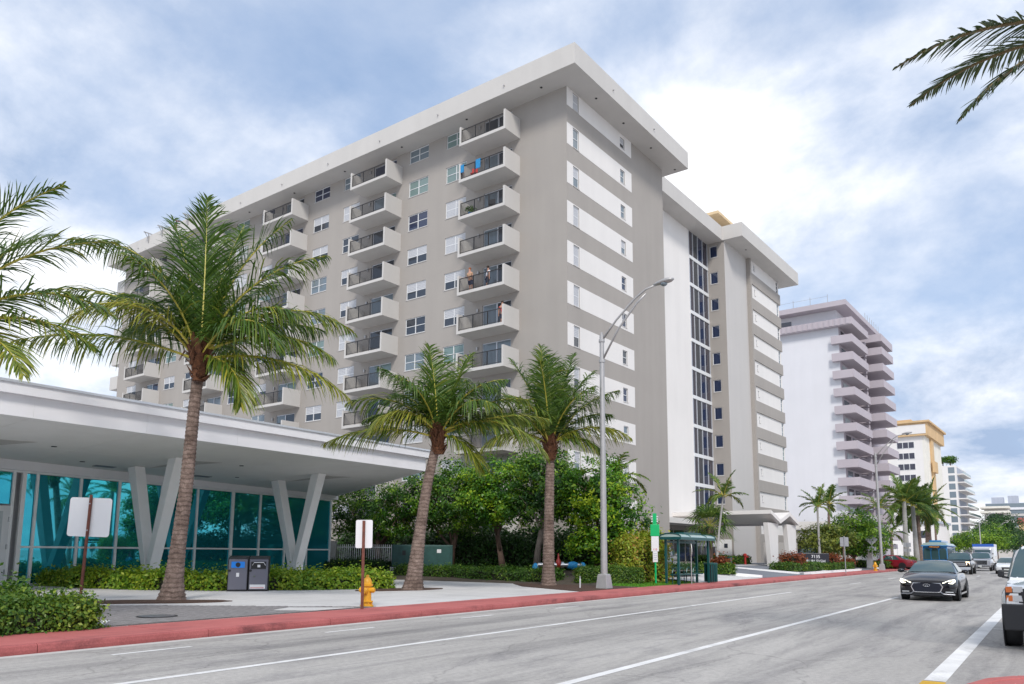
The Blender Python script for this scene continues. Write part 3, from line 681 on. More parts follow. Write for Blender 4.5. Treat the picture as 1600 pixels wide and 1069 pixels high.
# back and roof
MB().add([(14.8, 14, 0), (14.8, ENDY, 0), (14.8, ENDY, SOF), (14.8, 14, SOF)], [(0, 1, 2, 3)]).add([(14.8, 14, 0), (E2, 14, 0), (E2, 14, SOF), (14.8, 14, SOF)], [(0, 1, 2, 3)]).build('rear_wall', 'grey_stucco', flats)
outline = [(-1.88, -1.87), (16.0, -1.85), (16.0, 1.65), (32.1, 1.65), (32.1, -.45), (50.45, -.52), (50.45, 15.8), (16.6, 15.8), (16.6, 61.2), (-1.88, 61.2)]
rf = MB().prism(outline, SOF, TOP).build('roof', 'cream_stucco', flats)
for s in [4+6.3*i for i in range(9)]: MB().lathe([(.05, 0), (.05, .12)], 8, (0, 0, 0), 'x').build('drain_spout', 'lamp_grey', rf, loc=(-1.99, s, SOF+.55))
for s in (3.2, 9.6): MB().lathe([(.05, 0), (.05, .12)], 8, (0, 0, 0), 'y').build('drain_spout', 'lamp_grey', rf, loc=(s, -1.98, SOF+.6))
for i in range(9): MB().lathe([(.09, -.03), (.09, 0)], 10).build('soffit_light', 'bin_black', rf, loc=(-.9, 1.5+6.8*i, SOF-.001))
for i in range(5): MB().lathe([(.09, -.03), (.09, 0)], 10).build('soffit_light', 'bin_black', rf, loc=([2.5, 6.5, 11, 15.4, 36][i], [-.9, -.9, -.9, -.9, .6][i], SOF-.001))
pent = MB().prism([(33, 5), (39.5, 5), (39.5, 12), (33, 12)], TOP, TOP+1.55).build('penthouse', 'cream_stucco', rf); MB().box(32.0, 1.95, TOP+1.5501, 40.2, 12.6, TOP+1.85).build('penthouse_roof', 'roof_tan', rf)
for s in (40.5, 43.5, 44.6, 46.8, 49.5, 52.3):
    dv = MB().beam((-2.5, s, TOP+.25), (-1.0, s, TOP+.25), .10, .10).beam((-1.95, s, TOP-.75), (-1.95, s, TOP+.2), .1, .1).beam((-1.95, s, TOP-.4), (-2.35, s, TOP+.2), .06, .06)
    dv.build('roof_davit', 'lamp_grey' if s != 46.8 else 'rust_post', rf)
# ------------------------------------------------------------------ low building with the big white canopy and teal glass
lib = empty('canopy_building', (0, 0, 0), 0, 'low modern building with white overhanging canopy, V columns and teal glass', 'building')
G0 = Vector((-34.72, 14.77)); GD = Vector((-.118, .993)).normalized(); GN = Vector((GD.y, -GD.x))
def gp(t, off, z): p = G0+GD*t+GN*off; return (p.x, p.y, z)
def gbox(name, m, t0, t1, o0, o1, z0, z1, parent=lib, bevel=0):
    c = [gp(t0, o0, 0), gp(t1, o0, 0), gp(t1, o1, 0), gp(t0, o1, 0)]
    return MB().prism([(p[0], p[1]) for p in c], z0, z1).build(name, m, parent, bevel=bevel)
MT = [-14.0, -11.6, -9.3, -7.0, -4.7, -2.55, -.41, -.01, .54, 2.45, 4.31, 6.58, 8.69, 10.99, 12.95, 14.92, 16.74, 18.79]
for i in range(len(MT)-1):
    a, b_ = MT[i], MT[i+1]
    if i == 6: continue
    if i == 5:
        gbox('glass_pane', 'teal_glass', a+.04, b_-.04, -.03, -.01, 3.42, 4.70); continue
    mm = 'teal_glass' if i < 13 else 'teal_glass_deep'
    gbox('glass_pane', mm, a+.045, b_-.045, -.03, -.01, 1.74, 4.70); gbox('glass_pane', mm, a+.045, b_-.045, -.03, -.01, .22, 1.66)
    gbox('transom', 'white_paint', a+.045, b_-.045, -.05, .05, 1.66, 1.74)
for i, t in enumerate(MT):
    wd = .055 if i not in (7, 13) else .085
    gbox('mullion', 'white_paint', t-wd, t+wd, -.06, .07, .15, 4.72)
gbox('sill', 'white_frame', MT[0], MT[-1], -.08, .08, .15, .22) ; gbox('glass_head', 'white_paint', MT[0]-.1, MT[-1]+.05, -.07, .09, 4.72, 4.80)
gbox('header', 'canopy_white', MT[0]-.2, MT[-1]+.35, -.4, .28, 4.80, 5.3)
dr_ = gbox('door', 'white_frame', MT[5]+.05, MT[6]-.05, -.05, .06, .22, 3.34)
gbox('door_glass', 'frost_glass', MT[5]+.30, MT[6]-.33, .061, .075, .45, 3.12, dr_); gbox('hinge', 'steel', MT[6]-.11, MT[6]-.06, .06, .10, .6, .8, dr_); gbox('hinge', 'steel', MT[6]-.11, MT[6]-.06, .06, .10, 2.7, 2.9, dr_); gbox('hinge', 'steel', MT[6]-.11, MT[6]-.06, .06, .10, 1.6, 1.8, dr_)
# end wall and body behind
c = [gp(MT[0], -.45, 0), gp(MT[-1], -.45, 0), (-52, 36, 0), (-50, 0, 0)]
MB().prism([(p[0], p[1]) for p in c], .15, 5.25).build('rear_body', 'canopy_white', lib)
# canopy: sloping soffit panels, fascia panels, roof edge strip
sz = lambda x, y: 5.70+.061*(x+26)
TIPY = 29.75; fy = [TIPY-3.72*i for i in range(14)]
def end_x_y(x): return TIPY+.25+(x+26.2)*(-.345)
for i in range(13):
    y1, y0 = fy[i]-.008, fy[i+1]+.008
    if i == 0: poly = [(-26.0, y0), (-26.0, y1), (-37.2, end_x_y(-37.2)), (-37.2, y0)]
    else: poly = [(-26.0, y0), (-26.0, y1), (-37.2, y1), (-37.2, y0)]
    if i == 0:
        MB().prism([(-26.0, y0), (-26.0, y1), (-31, end_x_y(-31)), (-31, y0)], sz, lambda x, y: sz(x, y)+.05).build('soffit_panel', 'canopy_soffit', lib)
        MB().prism([(-31.015, y0), (-31.015, end_x_y(-31.015)), (-37.2, end_x_y(-37.2)), (-37.2, y0)], sz, lambda x, y: sz(x, y)+.05).build('soffit_panel', 'canopy_soffit', lib)
    else:
        MB().prism([(-26.0, y0), (-26.0, y1), (-31, y1), (-31, y0)], sz, lambda x, y: sz(x, y)+.05).build('soffit_panel', 'canopy_soffit', lib)
        MB().prism([(-31.015, y0), (-31.015, y1), (-37.2, y1), (-37.2, y0)], sz, lambda x, y: sz(x, y)+.05).build('soffit_panel', 'canopy_soffit', lib)
    MB().box(-26.06, y0-.006, 5.665, -25.985, y1+.006, 6.33).build('fascia_panel', 'canopy_white', lib)
e0 = (-26.02, TIPY); e1 = (-37.3, end_x_y(-37.3))
MB().prism([e0, (e0[0]-.03, e0[1]+.07), (e1[0], e1[1]+.07), e1], lambda x, y: sz(x, y)-.03, 6.33).build('fascia_panel', 'canopy_white', lib)
rfp = [(-25.80, -20), (-25.80, TIPY+.32), (-37.5, end_x_y(-37.5)+.35), (-50, end_x_y(-37.5)+2.0), (-50, -20)]
MB().prism([(-26.062, -19.9), (-26.062, TIPY-.02), (-37.2, end_x_y(-37.2)-.02), (-50, end_x_y(-37.2)), (-50, -19.9)], lambda x, y: max(sz(x, y), 5.2)+.06, 6.33).build('roof_core', 'canopy_soffit', lib)
re = MB().prism(rfp, 6.33, 6.66).build('roof_edge', 'canopy_white', lib)
MB().prism([(x+(.05 if x > -30 else 0), y) for x, y in rfp], 6.661, 6.74).build('roof_flashing', 'alu_frame', lib)
# V columns
for vy in (3.6, 11.1, 18.75, 26.5):
    v = MB().extr([(-32.02, .15), (-31.42, .15), (-31.38, .95), (-32.06, .95)], vy-.24, vy+.24, 'y').build('column_base', 'white_paint', lib, bevel=.015)
    tz = lambda x: sz(x, 0)-.001
    MB().extr([(-32.05, .951), (-31.73, .951), (-33.08, tz(-33.08)), (-33.66, tz(-33.66))], vy-.235, vy+.235, 'y').build('column_leg', 'white_paint', lib, bevel=.015)
    MB().extr([(-31.722, .951), (-31.39, .951), (-29.97, tz(-29.97)), (-30.56, tz(-30.56))], vy-.235, vy+.235, 'y').build('column_leg', 'white_paint', lib, bevel=.015)
    MB().prism([(-33.2, vy+.5), (-30.4, vy+.5), (-30.0, vy+2.0), (-32.2, vy+.9)], lambda x, y: sz(x, y)-.012, lambda x, y: sz(x, y)-.004).build('recess_shade', 'pale_grey_stucco', lib)  # flat grey patch that paints in the shade of a soffit recess
for x, y in ((-30.5, 13.9), (-33.2, 16.3), (-33.4, 24.0), (-30.2, 21.9), (-29.5, 8.2)):
    MB().lathe([(.10, -.02), (.10, 0)], 12).build('downlight', 'bin_black', lib, loc=(x, y, sz(x, y)-.002))
for x, y in ((-33.9, 17.6), (-34.1, 22.5), (-29.8, 10.6)):
    MB().prism([(x-.18, y-.45), (x+.18, y-.45), (x+.18, y+.45), (x-.18, y+.45)], lambda a, b2: sz(a, b2)-.02, lambda a, b2: sz(a, b2)-.003).build('vent', 'far_grey' if y < 11 else 'bin_grey', lib)
# metal fence beside the building
fn = empty('metal_fence', (-37.4, 34.6, .3), 0, 'grey metal picket fence between teal glass building and trees', 'fence')
for i in range(44): MB().box(i*.13-.022, -.02, 0, i*.13+.022, .02, 1.75).build('picket', 'steel' if i % 7 else 'lamp_grey', fn)
MB().box(-.1, -.035, 1.55, 5.8, .035, 1.6).build('rail', 'steel', fn); MB().box(-.1, -.035, .2, 5.8, .035, .25).build('rail', 'steel', fn)
MB().box(-.55, -.2, 0, -.12, .2, 1.95).build('post', 'concrete', fn)
fn.rotation_euler = (0, 0, R(35))
lw = empty('louvre_screen', (-38.5, 41.6, .4), R(2), 'grey horizontal louvre screen behind the garden trees', 'screen')
for i in range(9): MB().box(0, -.04, .25*i, 5.5, .04, .25*i+.15).build('slat', 'bin_grey', lw)
for x in (0, 2.75, 5.45): MB().box(x-.05, .041, 0, x+.05, .12, 2.3).build('post', 'concrete', lw)
# ------------------------------------------------------------------ porch of the flats
por = empty('entrance_porch', (-19.2, 65.5, .6), BANG-R(90), 'white zigzag folded-plate entrance porch on two tapered columns', 'porch')
zig = [(0, 4.36), (2.35, 3.62), (4.95, 4.36), (7.4, 3.62)]
for i in range(3):
    (a, za), (b_, zb) = zig[i], zig[i+1]
    MB().add([(0, a, za-.02), (0, b_, zb-.02), (-11.5, b_, zb-.02), (-11.5, a, za-.02), (0, a, za+.30), (0, b_, zb+.30), (-11.5, b_, zb+.30), (-11.5, a, za+.30)],
             [(0, 1, 2, 3), (7, 6, 5, 4), (0, 4, 5, 1), (1, 5, 6, 2), (2, 6, 7, 3), (3, 7, 4, 0)]).build('roof_fold', 'white_stucco', por)
for c0, ct in ((2.35-1.95, 2.35), (7.4-2.1, 7.4)):
    MB().extr([(c0+.35, 0), (c0+2.0, 0), (c0+2.35, 3.62), (c0-.25, 3.62)], -.75, -.35, 'x').build('column', 'white_stucco', por, bevel=.02)
pr2 = MB().box(-4.2, 10.0, 0, -1.2, 10.6, 2.1).build('low_wall', 'pale_grey_stucco', por)
# car-park deck behind the porch
dk = empty('parking_deck', (-20.8, 92, .3), BANG-R(90), 'low white parking deck with a dark open level behind the porch', 'building')
MB().box(-14, 0, 4.1, 0, 26, 5.0).build('parapet', 'white_stucco', dk); MB().box(-14, .3, 2.7, -.3, 26, 4.1).build('deck_edge', 'pale_grey_stucco', dk); MB().box(-14, .5, 0, -.5, 26, 1.2).build('low_wall', 'pale_grey_stucco', dk); MB().box(-13.5, .8, 1.2, -1.6, 25.8, 2.7).build('opening', 'bin_black', dk)  # solid black block stands in for the shade inside the open level
for y in (1, 7, 13, 19, 25): MB().box(-1.1, y, 1.2, -.6, y+.5, 2.7).build('pier', 'pale_grey_stucco', dk)
# ------------------------------------------------------------------ pink balcony tower
pk = empty('balcony_tower', (-24.9, 123.6, 0), BANG, 'tall white tower with stacked pink balconies and a flat pink roof', 'building')
MB().box(0, 0, 0, 30, 22, 36.4).build('wall', 'lilac_white', pk); MB().box(-.02, -.015, 0, 30, -.001, 36.3).build('street_wall', 'pink_stucco', pk)
MB().box(.6, .4, 36.4, 29, 21.6, 39.2).build('top_storey', 'lilac_white', pk)
rfk = MB().prism([(-1.5, -1.6), (23.5, -1.6), (23.5, 23), (-1.5, 23)], 39.2, 40.0).build('roof', 'pink_stucco', pk)
MB().box(2, 2, 40.0, 7, 6, 41.0).build('plant_room', 'pink_stucco', rfk); MB().box(3, -.9, 40.0, 8.5, .8, 40.9).build('plant_box', 'pink_stucco', rfk)
for i in range(8): MB().box(-1.3, 1+2.6*i, 40, -1.24, 1.06+2.6*i, 41.3).build('rail_post', 'lamp_grey', rfk)
for i in range(7): MB().box(12+1.6*i, -1.4, 40, 12.06+1.6*i, -1.34, 41.3).build('rail_post', 'lamp_grey', rfk)
MB().beam((-1.27, 1, 41.0), (-1.27, 19.2, 41.0), .03, .03).build('rail', 'lamp_grey', rfk)
wn = MB().box(.55, 7.2, 37.4, .598, 9.1, 38.5).build('window', 'glass_navy', pk); wn = MB().box(.55, 9.3, 37.4, .598, 11.2, 38.5).build('window', 'glass_navy', pk)
tb = MB().box(-1.0, -2.2, 36.2, 9.6, 22, 37.3).build('terrace_band', 'pink_stucco', pk)
fl = MB().box(-.09, -.22, 0, 0, .22, .95).build('flute', 'pink_stucco', tb, loc=(-1.001, -1.6, 36.28))
for i in range(1, 30): inst(fl, tb, (-1.001, -1.6+.8*i, 36.28))
wr2 = random.Random(3)
b1 = MB().box(-.75, -2.05, 0, 9.3, 1.0, .28).add([(-.75, -2.05, .28), (9.3, -2.05, .28), (9.3, -1.92, .28), (-.75, -1.92, .28), (-.75, -2.05, 1.22), (9.3, -2.05, 1.22), (9.3, -1.92, 1.22), (-.75, -1.92, 1.22)], [(4, 5, 6, 7), (0, 1, 5, 4), (1, 2, 6, 5), (2, 3, 7, 6), (3, 0, 4, 7)]).box(-.75, -1.919, .28, -.62, 1.0, 1.22)
b2 = MB().box(11.6, -3.7, 0, 20.2, -.02, .28).box(11.6, -3.7, .28, 20.2, -3.57, 1.22).box(11.6, -3.569, .28, 11.73, -.02, 1.22)
g1 = MB().box(1.2, -.05, .3, 4.0, -.016, 2.4).mesh('glazing'); g1.materials.append(MAT['glass_dark'])
bo = None
for k in range(12):
    z = 33.5-2.72*k
    if k == 0: ba = b1.build('balcony', 'pink_stucco', pk, loc=(0, 0, z)); bb = b2.build('balcony', 'pink_stucco', pk, loc=(0, 0, z+.4))
    else: inst(ba, pk, (0, 0, z)); inst(bb, pk, (0, 0, z+.4))
    child('glazing', g1, pk, (0, 0, z), wr2.choice(['glass_dark', 'glass_grey', 'frost_glass'])); child('glazing', g1, pk, (4.0, 0, z), wr2.choice(['glass_dark', 'glass_grey'])); child('glazing', g1, pk, (12, 0, z+.4), 'glass_dark')
    MB().box(9.6, -1.6, z-.2, 10.2, -.02, z+2.3).build('fin', 'pink_stucco', pk)
MB().box(-.9, -2.3, 2.6, 22, 22, 3.4).build('podium', 'pink_stucco', pk)
inst(bb, pk, (0, 0, 36.1-.0))
# ------------------------------------------------------------------ cream tower with tan cornice
cr = empty('cream_tower', (-26.6, 232.4, 0), BANG, 'cream tower with tan cornice, tan pilaster and dark triple windows', 'building')
MB().box(0, 0, 0, 26, 15, 33.4).build('wall', 'ivory_stucco', cr); MB().box(-.03, .6, 0, -.002, 9.2, 33.3).build('white_front', 'white_stucco', cr)
ct = MB().prism([(-.9, -.9), (27, -.9), (27, 16), (-.9, 16)], 33.4, 36.9).build('cornice', 'tan_stucco', cr); MB().box(-1.0, -.5, 33.9, -.901, 11, 36.4).build('parapet', 'white_stucco', ct); MB().prism([(-1.5, -1.5), (27.5, -1.5), (27.5, 16.5), (-1.5, 16.5)], 36.9, 37.4).build('cornice_top', 'tan_stucco', ct)
for x in (6, 12): MB().box(x, 4, 37.4, x+3, 8, 39).build('roof_unit', 'tan_stucco', ct)
MB().box(7.0, -.5, 0, 10.5, -.002, 33.4).build('pilaster', 'tan_stucco', cr); MB().box(6.2, -1.1, 24, 11.3, -.501, 27).build('pilaster_capital', 'tan_stucco', cr)
for k in range(11):
    z = 30.2-2.95*k
    w_ = MB().box(-.10, 2.6, z, -.031, 6.9, z+1.75).build('window', 'white_frame', cr)
    for i in range(3): MB().box(-.13, 2.7+1.42*i, z+.1, -.101, 3.95+1.42*i, z+1.65).build('pane', 'curtain_dark', w_)
    MB().box(-.03, 10.4, z-.3, .5, 15.01, z+2.1).build('blue_glazing', 'glass_blue', cr); bb2 = MB().box(-1.6, 9.6, z-.7, -.0305, 11.4, z+.3).build('balcony', 'white_stucco', cr)
# ------------------------------------------------------------------ white stepped building
wb = empty('stepped_white_building', (-29.3, 342, 0), BANG, 'white building with slanting stepped balconies beyond the cream tower', 'building')
MB().box(0, 0, 0, 30, 16, 36).build('wall', 'white_stucco', wb)
for k in range(11):
    z = 32.6-3.15*k; o_ = .8*max(0, k-1)
    MB().box(3, -2.2-.18*k, z, 26+3*k, -.001, z+.35).build('balcony', 'white_stucco', wb); MB().box(3.1, -2.15-.18*k, z+.351, 25.5+3*k, -2.1-.18*k, z+1.3).build('balustrade', 'glass_green', wb); MB().box(3.2, -.04, z+.4, 24, -.0015, z+2.9).build('glazing', 'far_grey', wb)
    MB().box(-.04, .4, z+.4, -.001, 2.6, z+2.7).build('window', 'glass_grey', wb)
for p in ((2, 9), (5, 5.5)):
    pass
lo = empty('low_white_house', (-21, 196, 0), BANG, 'low plain white house with small windows behind the trolley bus', 'building')
MB().box(0, 0, 0, 16, 14, 8.6).build('wall', 'white_stucco', lo); MB().box(-.4, -.4, 8.6, 16.4, 14.4, 9.1).build('roof', 'far_grey', lo)
for y in (2.2, 7): MB().box(-.06, y, 5.4, -.001, y+1.5, 7.0).build('window', 'glass_dark', lo)
for i in range(6): MB().box(-.03, 8.5+i*.8, 1.6, -.001, 8.55+i*.8, 4).build('pipe', 'lamp_grey', lo)
gr = empty('grey_office_block', (-31, 520, 0), 0, 'wide grey-blue office block with horizontal bands far down the street', 'building')
MB().box(0, 0, 0, 44, 20, 31).build('wall', 'far_grey', gr)
for k in range(8): MB().box(-.5, -.6, 2+3.6*k, 44.4, -.001, 3.3+3.6*k).build('band', 'pale_grey_stucco' if k < 7 else 'lilac_white', gr); MB().box(0, -.05, 3.301+3.6*k, 44, -.0008, 5.59+3.6*k).build('glazing', 'glass_grey', gr)
for x, w_, h in ((3, 6, 3.5), (11, 5, 4.2), (19, 5, 4.0), (27, 4, 4.2)): MB().box(x, 2, 31, x+w_, 8, 31+h).build('roof_unit', 'far_grey', gr)
br = empty('brown_roof_house', (-24.5, 400, 0), 0, 'pale house with projecting flat roofs left of the dark trees', 'building')
MB().box(0, 0, 0, 9, 12, 22).build('wall', 'cream_stucco', br)
for z in (12, 16, 20, 22): MB().box(-1.5, -2, z, 9.5, 12, z+.9).build('slab', 'ivory_stucco', br)
for z in (13.2, 17.2): MB().box(1, -.06, z, 7, -.001, z+2.4).build('window', 'glass_dark', br)
tn = empty('tan_house', (-13.0, 430, 0), 0, 'tan building with a dark red roof edge at the end of the street', 'building')
MB().box(0, 0, 0, 22, 16, 16.5).build('wall', 'tan_stucco', tn); MB().box(-.6, -.6, 16.5, 22.6, 16.6, 19).build('roof', 'red_concrete', tn)
for i in range(5): MB().box(1+2.2*i, -.06, 9, 1.3+2.2*i, -.001, 14).build('window', 'glass_dark', tn)
# ------------------------------------------------------------------ palms
def frond_path(Lf, el, droop, n=16, power=1.25):
    p = np.zeros((n+1, 3)); ds = Lf/n
    for i in range(n):
        t = (i+.5)/n; a = el-droop*t**power
        p[i+1] = p[i]+ds*np.array([math.cos(a), 0, math.sin(a)])
    return p
def frond_meshes(Lf, el, droop, seed, pairs=62, ll=.78, lw=.055, sag=.55, lift=.25, t0=.12, base_tint=.45, mat_='frond_green', rmat='rachis_yellow', rr=.04, side_tilt=0.0, tipfrac=.45, bend=0.0):
    g = np.random.default_rng(seed); P = frond_path(Lf, el, droop); n = len(P)-1
    P[:, 1] += bend*np.linspace(0, 1, n+1)**2*Lf
    quads = []; tint = []
    for i in range(pairs):
        t = t0+(1-t0)*((i+.5)/pairs)
        f = t*n; k = min(int(f), n-1); fr = f-k; p = P[k]*(1-fr)+P[k+1]*fr
        T = P[k+1]-P[k]; T = T/np.linalg.norm(T)
        S0 = np.cross(T, [0, 0, 1.0]); nn = np.linalg.norm(S0); S0 = S0/nn if nn > .15 else np.array([0, -1.0, 0])
        S0 = S0*1.0
        U = np.cross(S0, T)
        prof = (math.sin(math.pi*min(1, (t-t0)/(1-t0)*.82+.16)))**.7
        for sgn in (-1, 1):
            ang = R(56-28*t)+g.normal(0, .08)
            d = T*math.cos(ang)+(S0*sgn)*math.sin(ang)+U*(lift+g.normal(0, .10))
            d = d/np.linalg.norm(d)
            l = ll*(prof*(1-tipfrac*t**3)+.05)*g.uniform(.86, 1.12)
            sg = sag*g.uniform(.6, 1.5)*(.7+.6*t)*(.22+.78*math.hypot(T[0], T[1]))
            w = lw*g.uniform(.8, 1.15)
            wd = np.cross(d, U); wd = wd/np.linalg.norm(wd); wd = wd*.8+U*g.normal(0, .35); wd /= np.linalg.norm(wd)
            q = p+U*.01; pr_a = q-wd*w*.3; pr_b = q+wd*w*.3; tn_ = np.clip(base_tint+g.normal(0, .16)+(.12*t), 0, 1)
            cur = q.copy(); dd = d.copy()
            for s_, wm in ((.34, .5), (.34, .42), (.32, .05)):
                dd = dd+np.array([0, 0, -sg*.55]); dd /= np.linalg.norm(dd)
                nx = cur+dd*l*s_
                a_, b_ = nx-wd*w*wm, nx+wd*w*wm
                quads += [pr_a, pr_b, b_, a_]; tint += [tn_]*4
                pr_a, pr_b, cur = a_, b_, nx
    me = np_mesh('frond', np.array(quads), 1, 4, mat_, np.array(tint))
    rm = MB().tube([tuple(x) for x in P], [rr*(1-.85*i/n)+.004 for i in range(n+1)], 6).mesh('rachis'); rm.materials.append(MAT[rmat])
    return me, rm
def rand_fronds(n, seed, L0, L1, els=(80, -5), dr=(20, 75)):
    g = random.Random(seed); out = []
    for i in range(n):
        u_ = i/(n-1); out.append((i*137.5+g.uniform(-15, 15), els[0]+(els[1]-els[0])*u_+g.uniform(-7, 7), g.uniform(L0, L1), dr[0]+(dr[1]-dr[0])*u_+g.uniform(-10, 10)))
    return out
def trunk_mesh(pts, rad, ring=.11, amp=.05, n=14):
    """ringed stem through pts (relative to the base)"""
    pts = [Vector(p) for p in pts]; seg = [0]
    for i in range(1, len(pts)): seg.append(seg[-1]+(pts[i]-pts[i-1]).length)
    tot = seg[-1]; m = max(8, int(tot/(ring/2))); path = []; rr = []
    def at(d, arr):
        for i in range(1, len(seg)):
            if d <= seg[i] or i == len(seg)-1:
                f = (d-seg[i-1])/(seg[i]-seg[i-1]); f = f
                a0 = arr[max(i-2, 0)]; a1 = arr[i-1]; a2 = arr[i]; a3 = arr[min(i+1, len(arr)-1)]
                return a1+(a2-a1)*f if not isinstance(a1, Vector) else .5*((2*a1)+(a2-a0)*f+(2*a0-5*a1+4*a2-a3)*f*f+(3*a1-a0-3*a2+a3)*f**3)
    for j in range(m+1):
        d = tot*j/m; path.append(at(d, pts)); rr.append(at(d, rad)*(1+(amp if j % 2 else -amp)*rng.uniform(.5, 1.3)))
    return MB().tube(path, rr, n)
def palm(name, label, cat, base, pts, rad, fronds, seed, group=None, fibre=True, bark='palm_bark', ring=.11, amp=.05, az0=None, **fk):
    """fronds: (azimuth from the viewer's right, elevation, length, droop[, tint]) in degrees"""
    o = empty(name, base, 0, label, cat, group)
    rel = [(p[0]-base[0], p[1]-base[1], p[2]-base[2]) for p in pts]
    trunk_mesh(rel, rad, ring, amp).build('trunk', bark, o, smooth=True)
    top = Vector(rel[-1]); g = random.Random(seed)
    a0 = YAW if az0 is None else az0
    for i, fr in enumerate(fronds):
        az, el, Lf, dr_ = fr[:4]; kw = dict(fk)
        kw['base_tint'] = fr[4] if len(fr) > 4 else g.uniform(.15, .6)
        me, rm = frond_meshes(Lf, R(el), R(dr_), seed*100+i, bend=g.uniform(-.08, .08), **kw)
        a = R(az)+a0
        q = child('frond', me, o, (top.x+.08*math.cos(a), top.y+.08*math.sin(a), top.z+g.uniform(-.12, .10)), rz=a); child('rachis', rm, q, (0, 0, 0))
    if fibre:
        fb = MB(); r0 = rad[-1]*1.25
        for j in range(70):
            a = g.uniform(0, 2*math.pi); z = g.uniform(-.75, .35); h = g.uniform(.16, .42); w_ = g.uniform(.05, .15); rr_ = r0*(1.0-.35*abs(z+.15))*g.uniform(.92, 1.25)
            c = Vector((math.cos(a), math.sin(a), 0)); s = Vector((-math.sin(a), math.cos(a), 0)); p = top+c*rr_+Vector((0, 0, z)); tip = p+Vector((0, 0, h))+c*g.uniform(.02, .22)
            fb.add([p-s*w_, p+s*w_, tip+s*w_*.3, tip-s*w_*.3, p-s*w_-c*.05, p+s*w_-c*.05], [(0, 1, 2, 3), (1, 0, 4, 5), (0, 3, 4), (1, 5, 2), (3, 2, 5, 4)])
        fb.tube([top+Vector((0, 0, -.75)), top+Vector((0, 0, -.3)), top+Vector((0, 0, .3)), top+Vector((0, 0, .7))], [rad[-1]*.95, r0*1.05, r0*.85, r0*.3], 12)
        for j in range(9):
            a = g.uniform(0, 2*math.pi); c = Vector((math.cos(a), math.sin(a), 0))
            fb.tube([top+c*r0*.6+Vector((0, 0, -.1)), top+c*(r0*.6+.3)+Vector((0, 0, .15)), top+c*(r0*.6+.45)+Vector((0, 0, -.15))], [.035, .02, .008], 5)
        fb.build('crown_fibre', 'palm_fibre', o)
    return o
COCO = dict(pairs=84, ll=1.32, lw=.047, sag=1.05, lift=.45, tipfrac=.22)
palm('coconut_palm', 'tall coconut palm with leaning trunk before the low white canopy', 'palm', (-21.43, 13.4, .15),
     [(-21.43, 13.4, .12), (-21.33, 13.37, .7), (-21.14, 13.32, 1.79), (-20.83, 13.25, 3.46), (-20.47, 13.11, 5.7), (-20.28, 13.06, 6.75), (-20.22, 13.02, 7.25)], [.44, .28, .215, .19, .165, .155, .16],
     [(178, 76, 6.2, 80, .35), (100, 87, 5.3, 8, .2), (20, 80, 5.3, 38, .3), (5, 70, 5.0, 62, .35), (185, 52, 5.6, 68, .45), (215, 58, 4.2, 120, .75), (180, 22, 5.4, 38, .55),
      (2, 50, 5.0, 92, .5), (352, 24, 4.4, 66, .5), (345, 6, 5.0, 50, .65), (332, -8, 2.8, 75, .55), (325, 48, 3.9, 118, .35), (345, 58, 3.8, 95, .4), (70, 66, 4.4, 40, .15), (120, 62, 4.4, 45, .15), (150, 45, 4.2, 55, .25), (40, 48, 4.2, 60, .25), (235, 74, 3.6, 60, .3), (90, 35, 4.0, 60, .3), (140, 78, 5.2, 22, .2), (60, 80, 5.0, 20, .25), (165, 60, 4.3, 60, .3)], 1, **COCO)
palm('coconut_palm', 'coconut palm with slanting trunk beside the green utility box', 'palm', (-20.37, 22.74, .15),
     [(-20.37, 22.74, .12), (-20.26, 22.71, .8), (-19.98, 22.63, 2.39), (-19.63, 22.58, 4.09), (-19.29, 22.59, 5.43), (-19.12, 22.59, 6.05)], [.46, .31, .22, .19, .17, .165],
     [(178, 52, 3.9, 78, .45), (184, 16, 4.4, 44, .6), (205, 52, 3.2, 125, .7), (120, 84, 3.8, 12, .35), (40, 76, 3.8, 22, .45), (0, 50, 3.9, 60, .45), (356, 26, 4.3, 40, .55), (340, 22, 4.9, 86, .6), (330, -8, 2.3, 75, .6), (70, 66, 3.8, 40, .2), (140, 60, 3.7, 52, .25), (20, 40, 3.8, 62, .3), (160, 38, 3.5, 60, .3), (90, 42, 3.6, 60, .2), (235, 74, 3.2, 70, .3), (320, 60, 3.3, 95, .35), (340, 66, 3.5, 70, .3), (100, 74, 3.8, 25, .25), (165, 68, 3.7, 45, .3)], 2, **COCO)
palm('coconut_palm', 'straight coconut palm standing in the mulch left of the lamp post', 'palm', (-18.73, 29.91, .15),
     [(-18.73, 29.91, .12), (-18.68, 29.83, .8), (-18.46, 29.53, 3.4), (-18.23, 29.27, 5.9), (-18.18, 29.2, 6.4)], [.40, .28, .22, .185, .18],
     [(120, 82, 4.9, 10, .3), (50, 78, 4.7, 18, .25), (10, 62, 4.3, 48, .35), (350, 34, 3.7, 72, .7), (175, 62, 4.4, 44, .35), (190, 34, 3.4, 92, .65), (200, 58, 3.6, 100, .5), (90, 66, 4.2, 30, .15), (150, 50, 3.9, 55, .2), (30, 50, 3.9, 55, .2), (250, 80, 4.0, 38, .35), (310, 70, 3.6, 65, .3), (230, 68, 3.6, 75, .4), (80, 80, 4.6, 12, .2), (150, 74, 4.5, 22, .25), (25, 70, 4.3, 30, .25), (70, 40, 3.6, 60, .2), (335, 20, 2.6, 80, .5)], 3, **COCO)
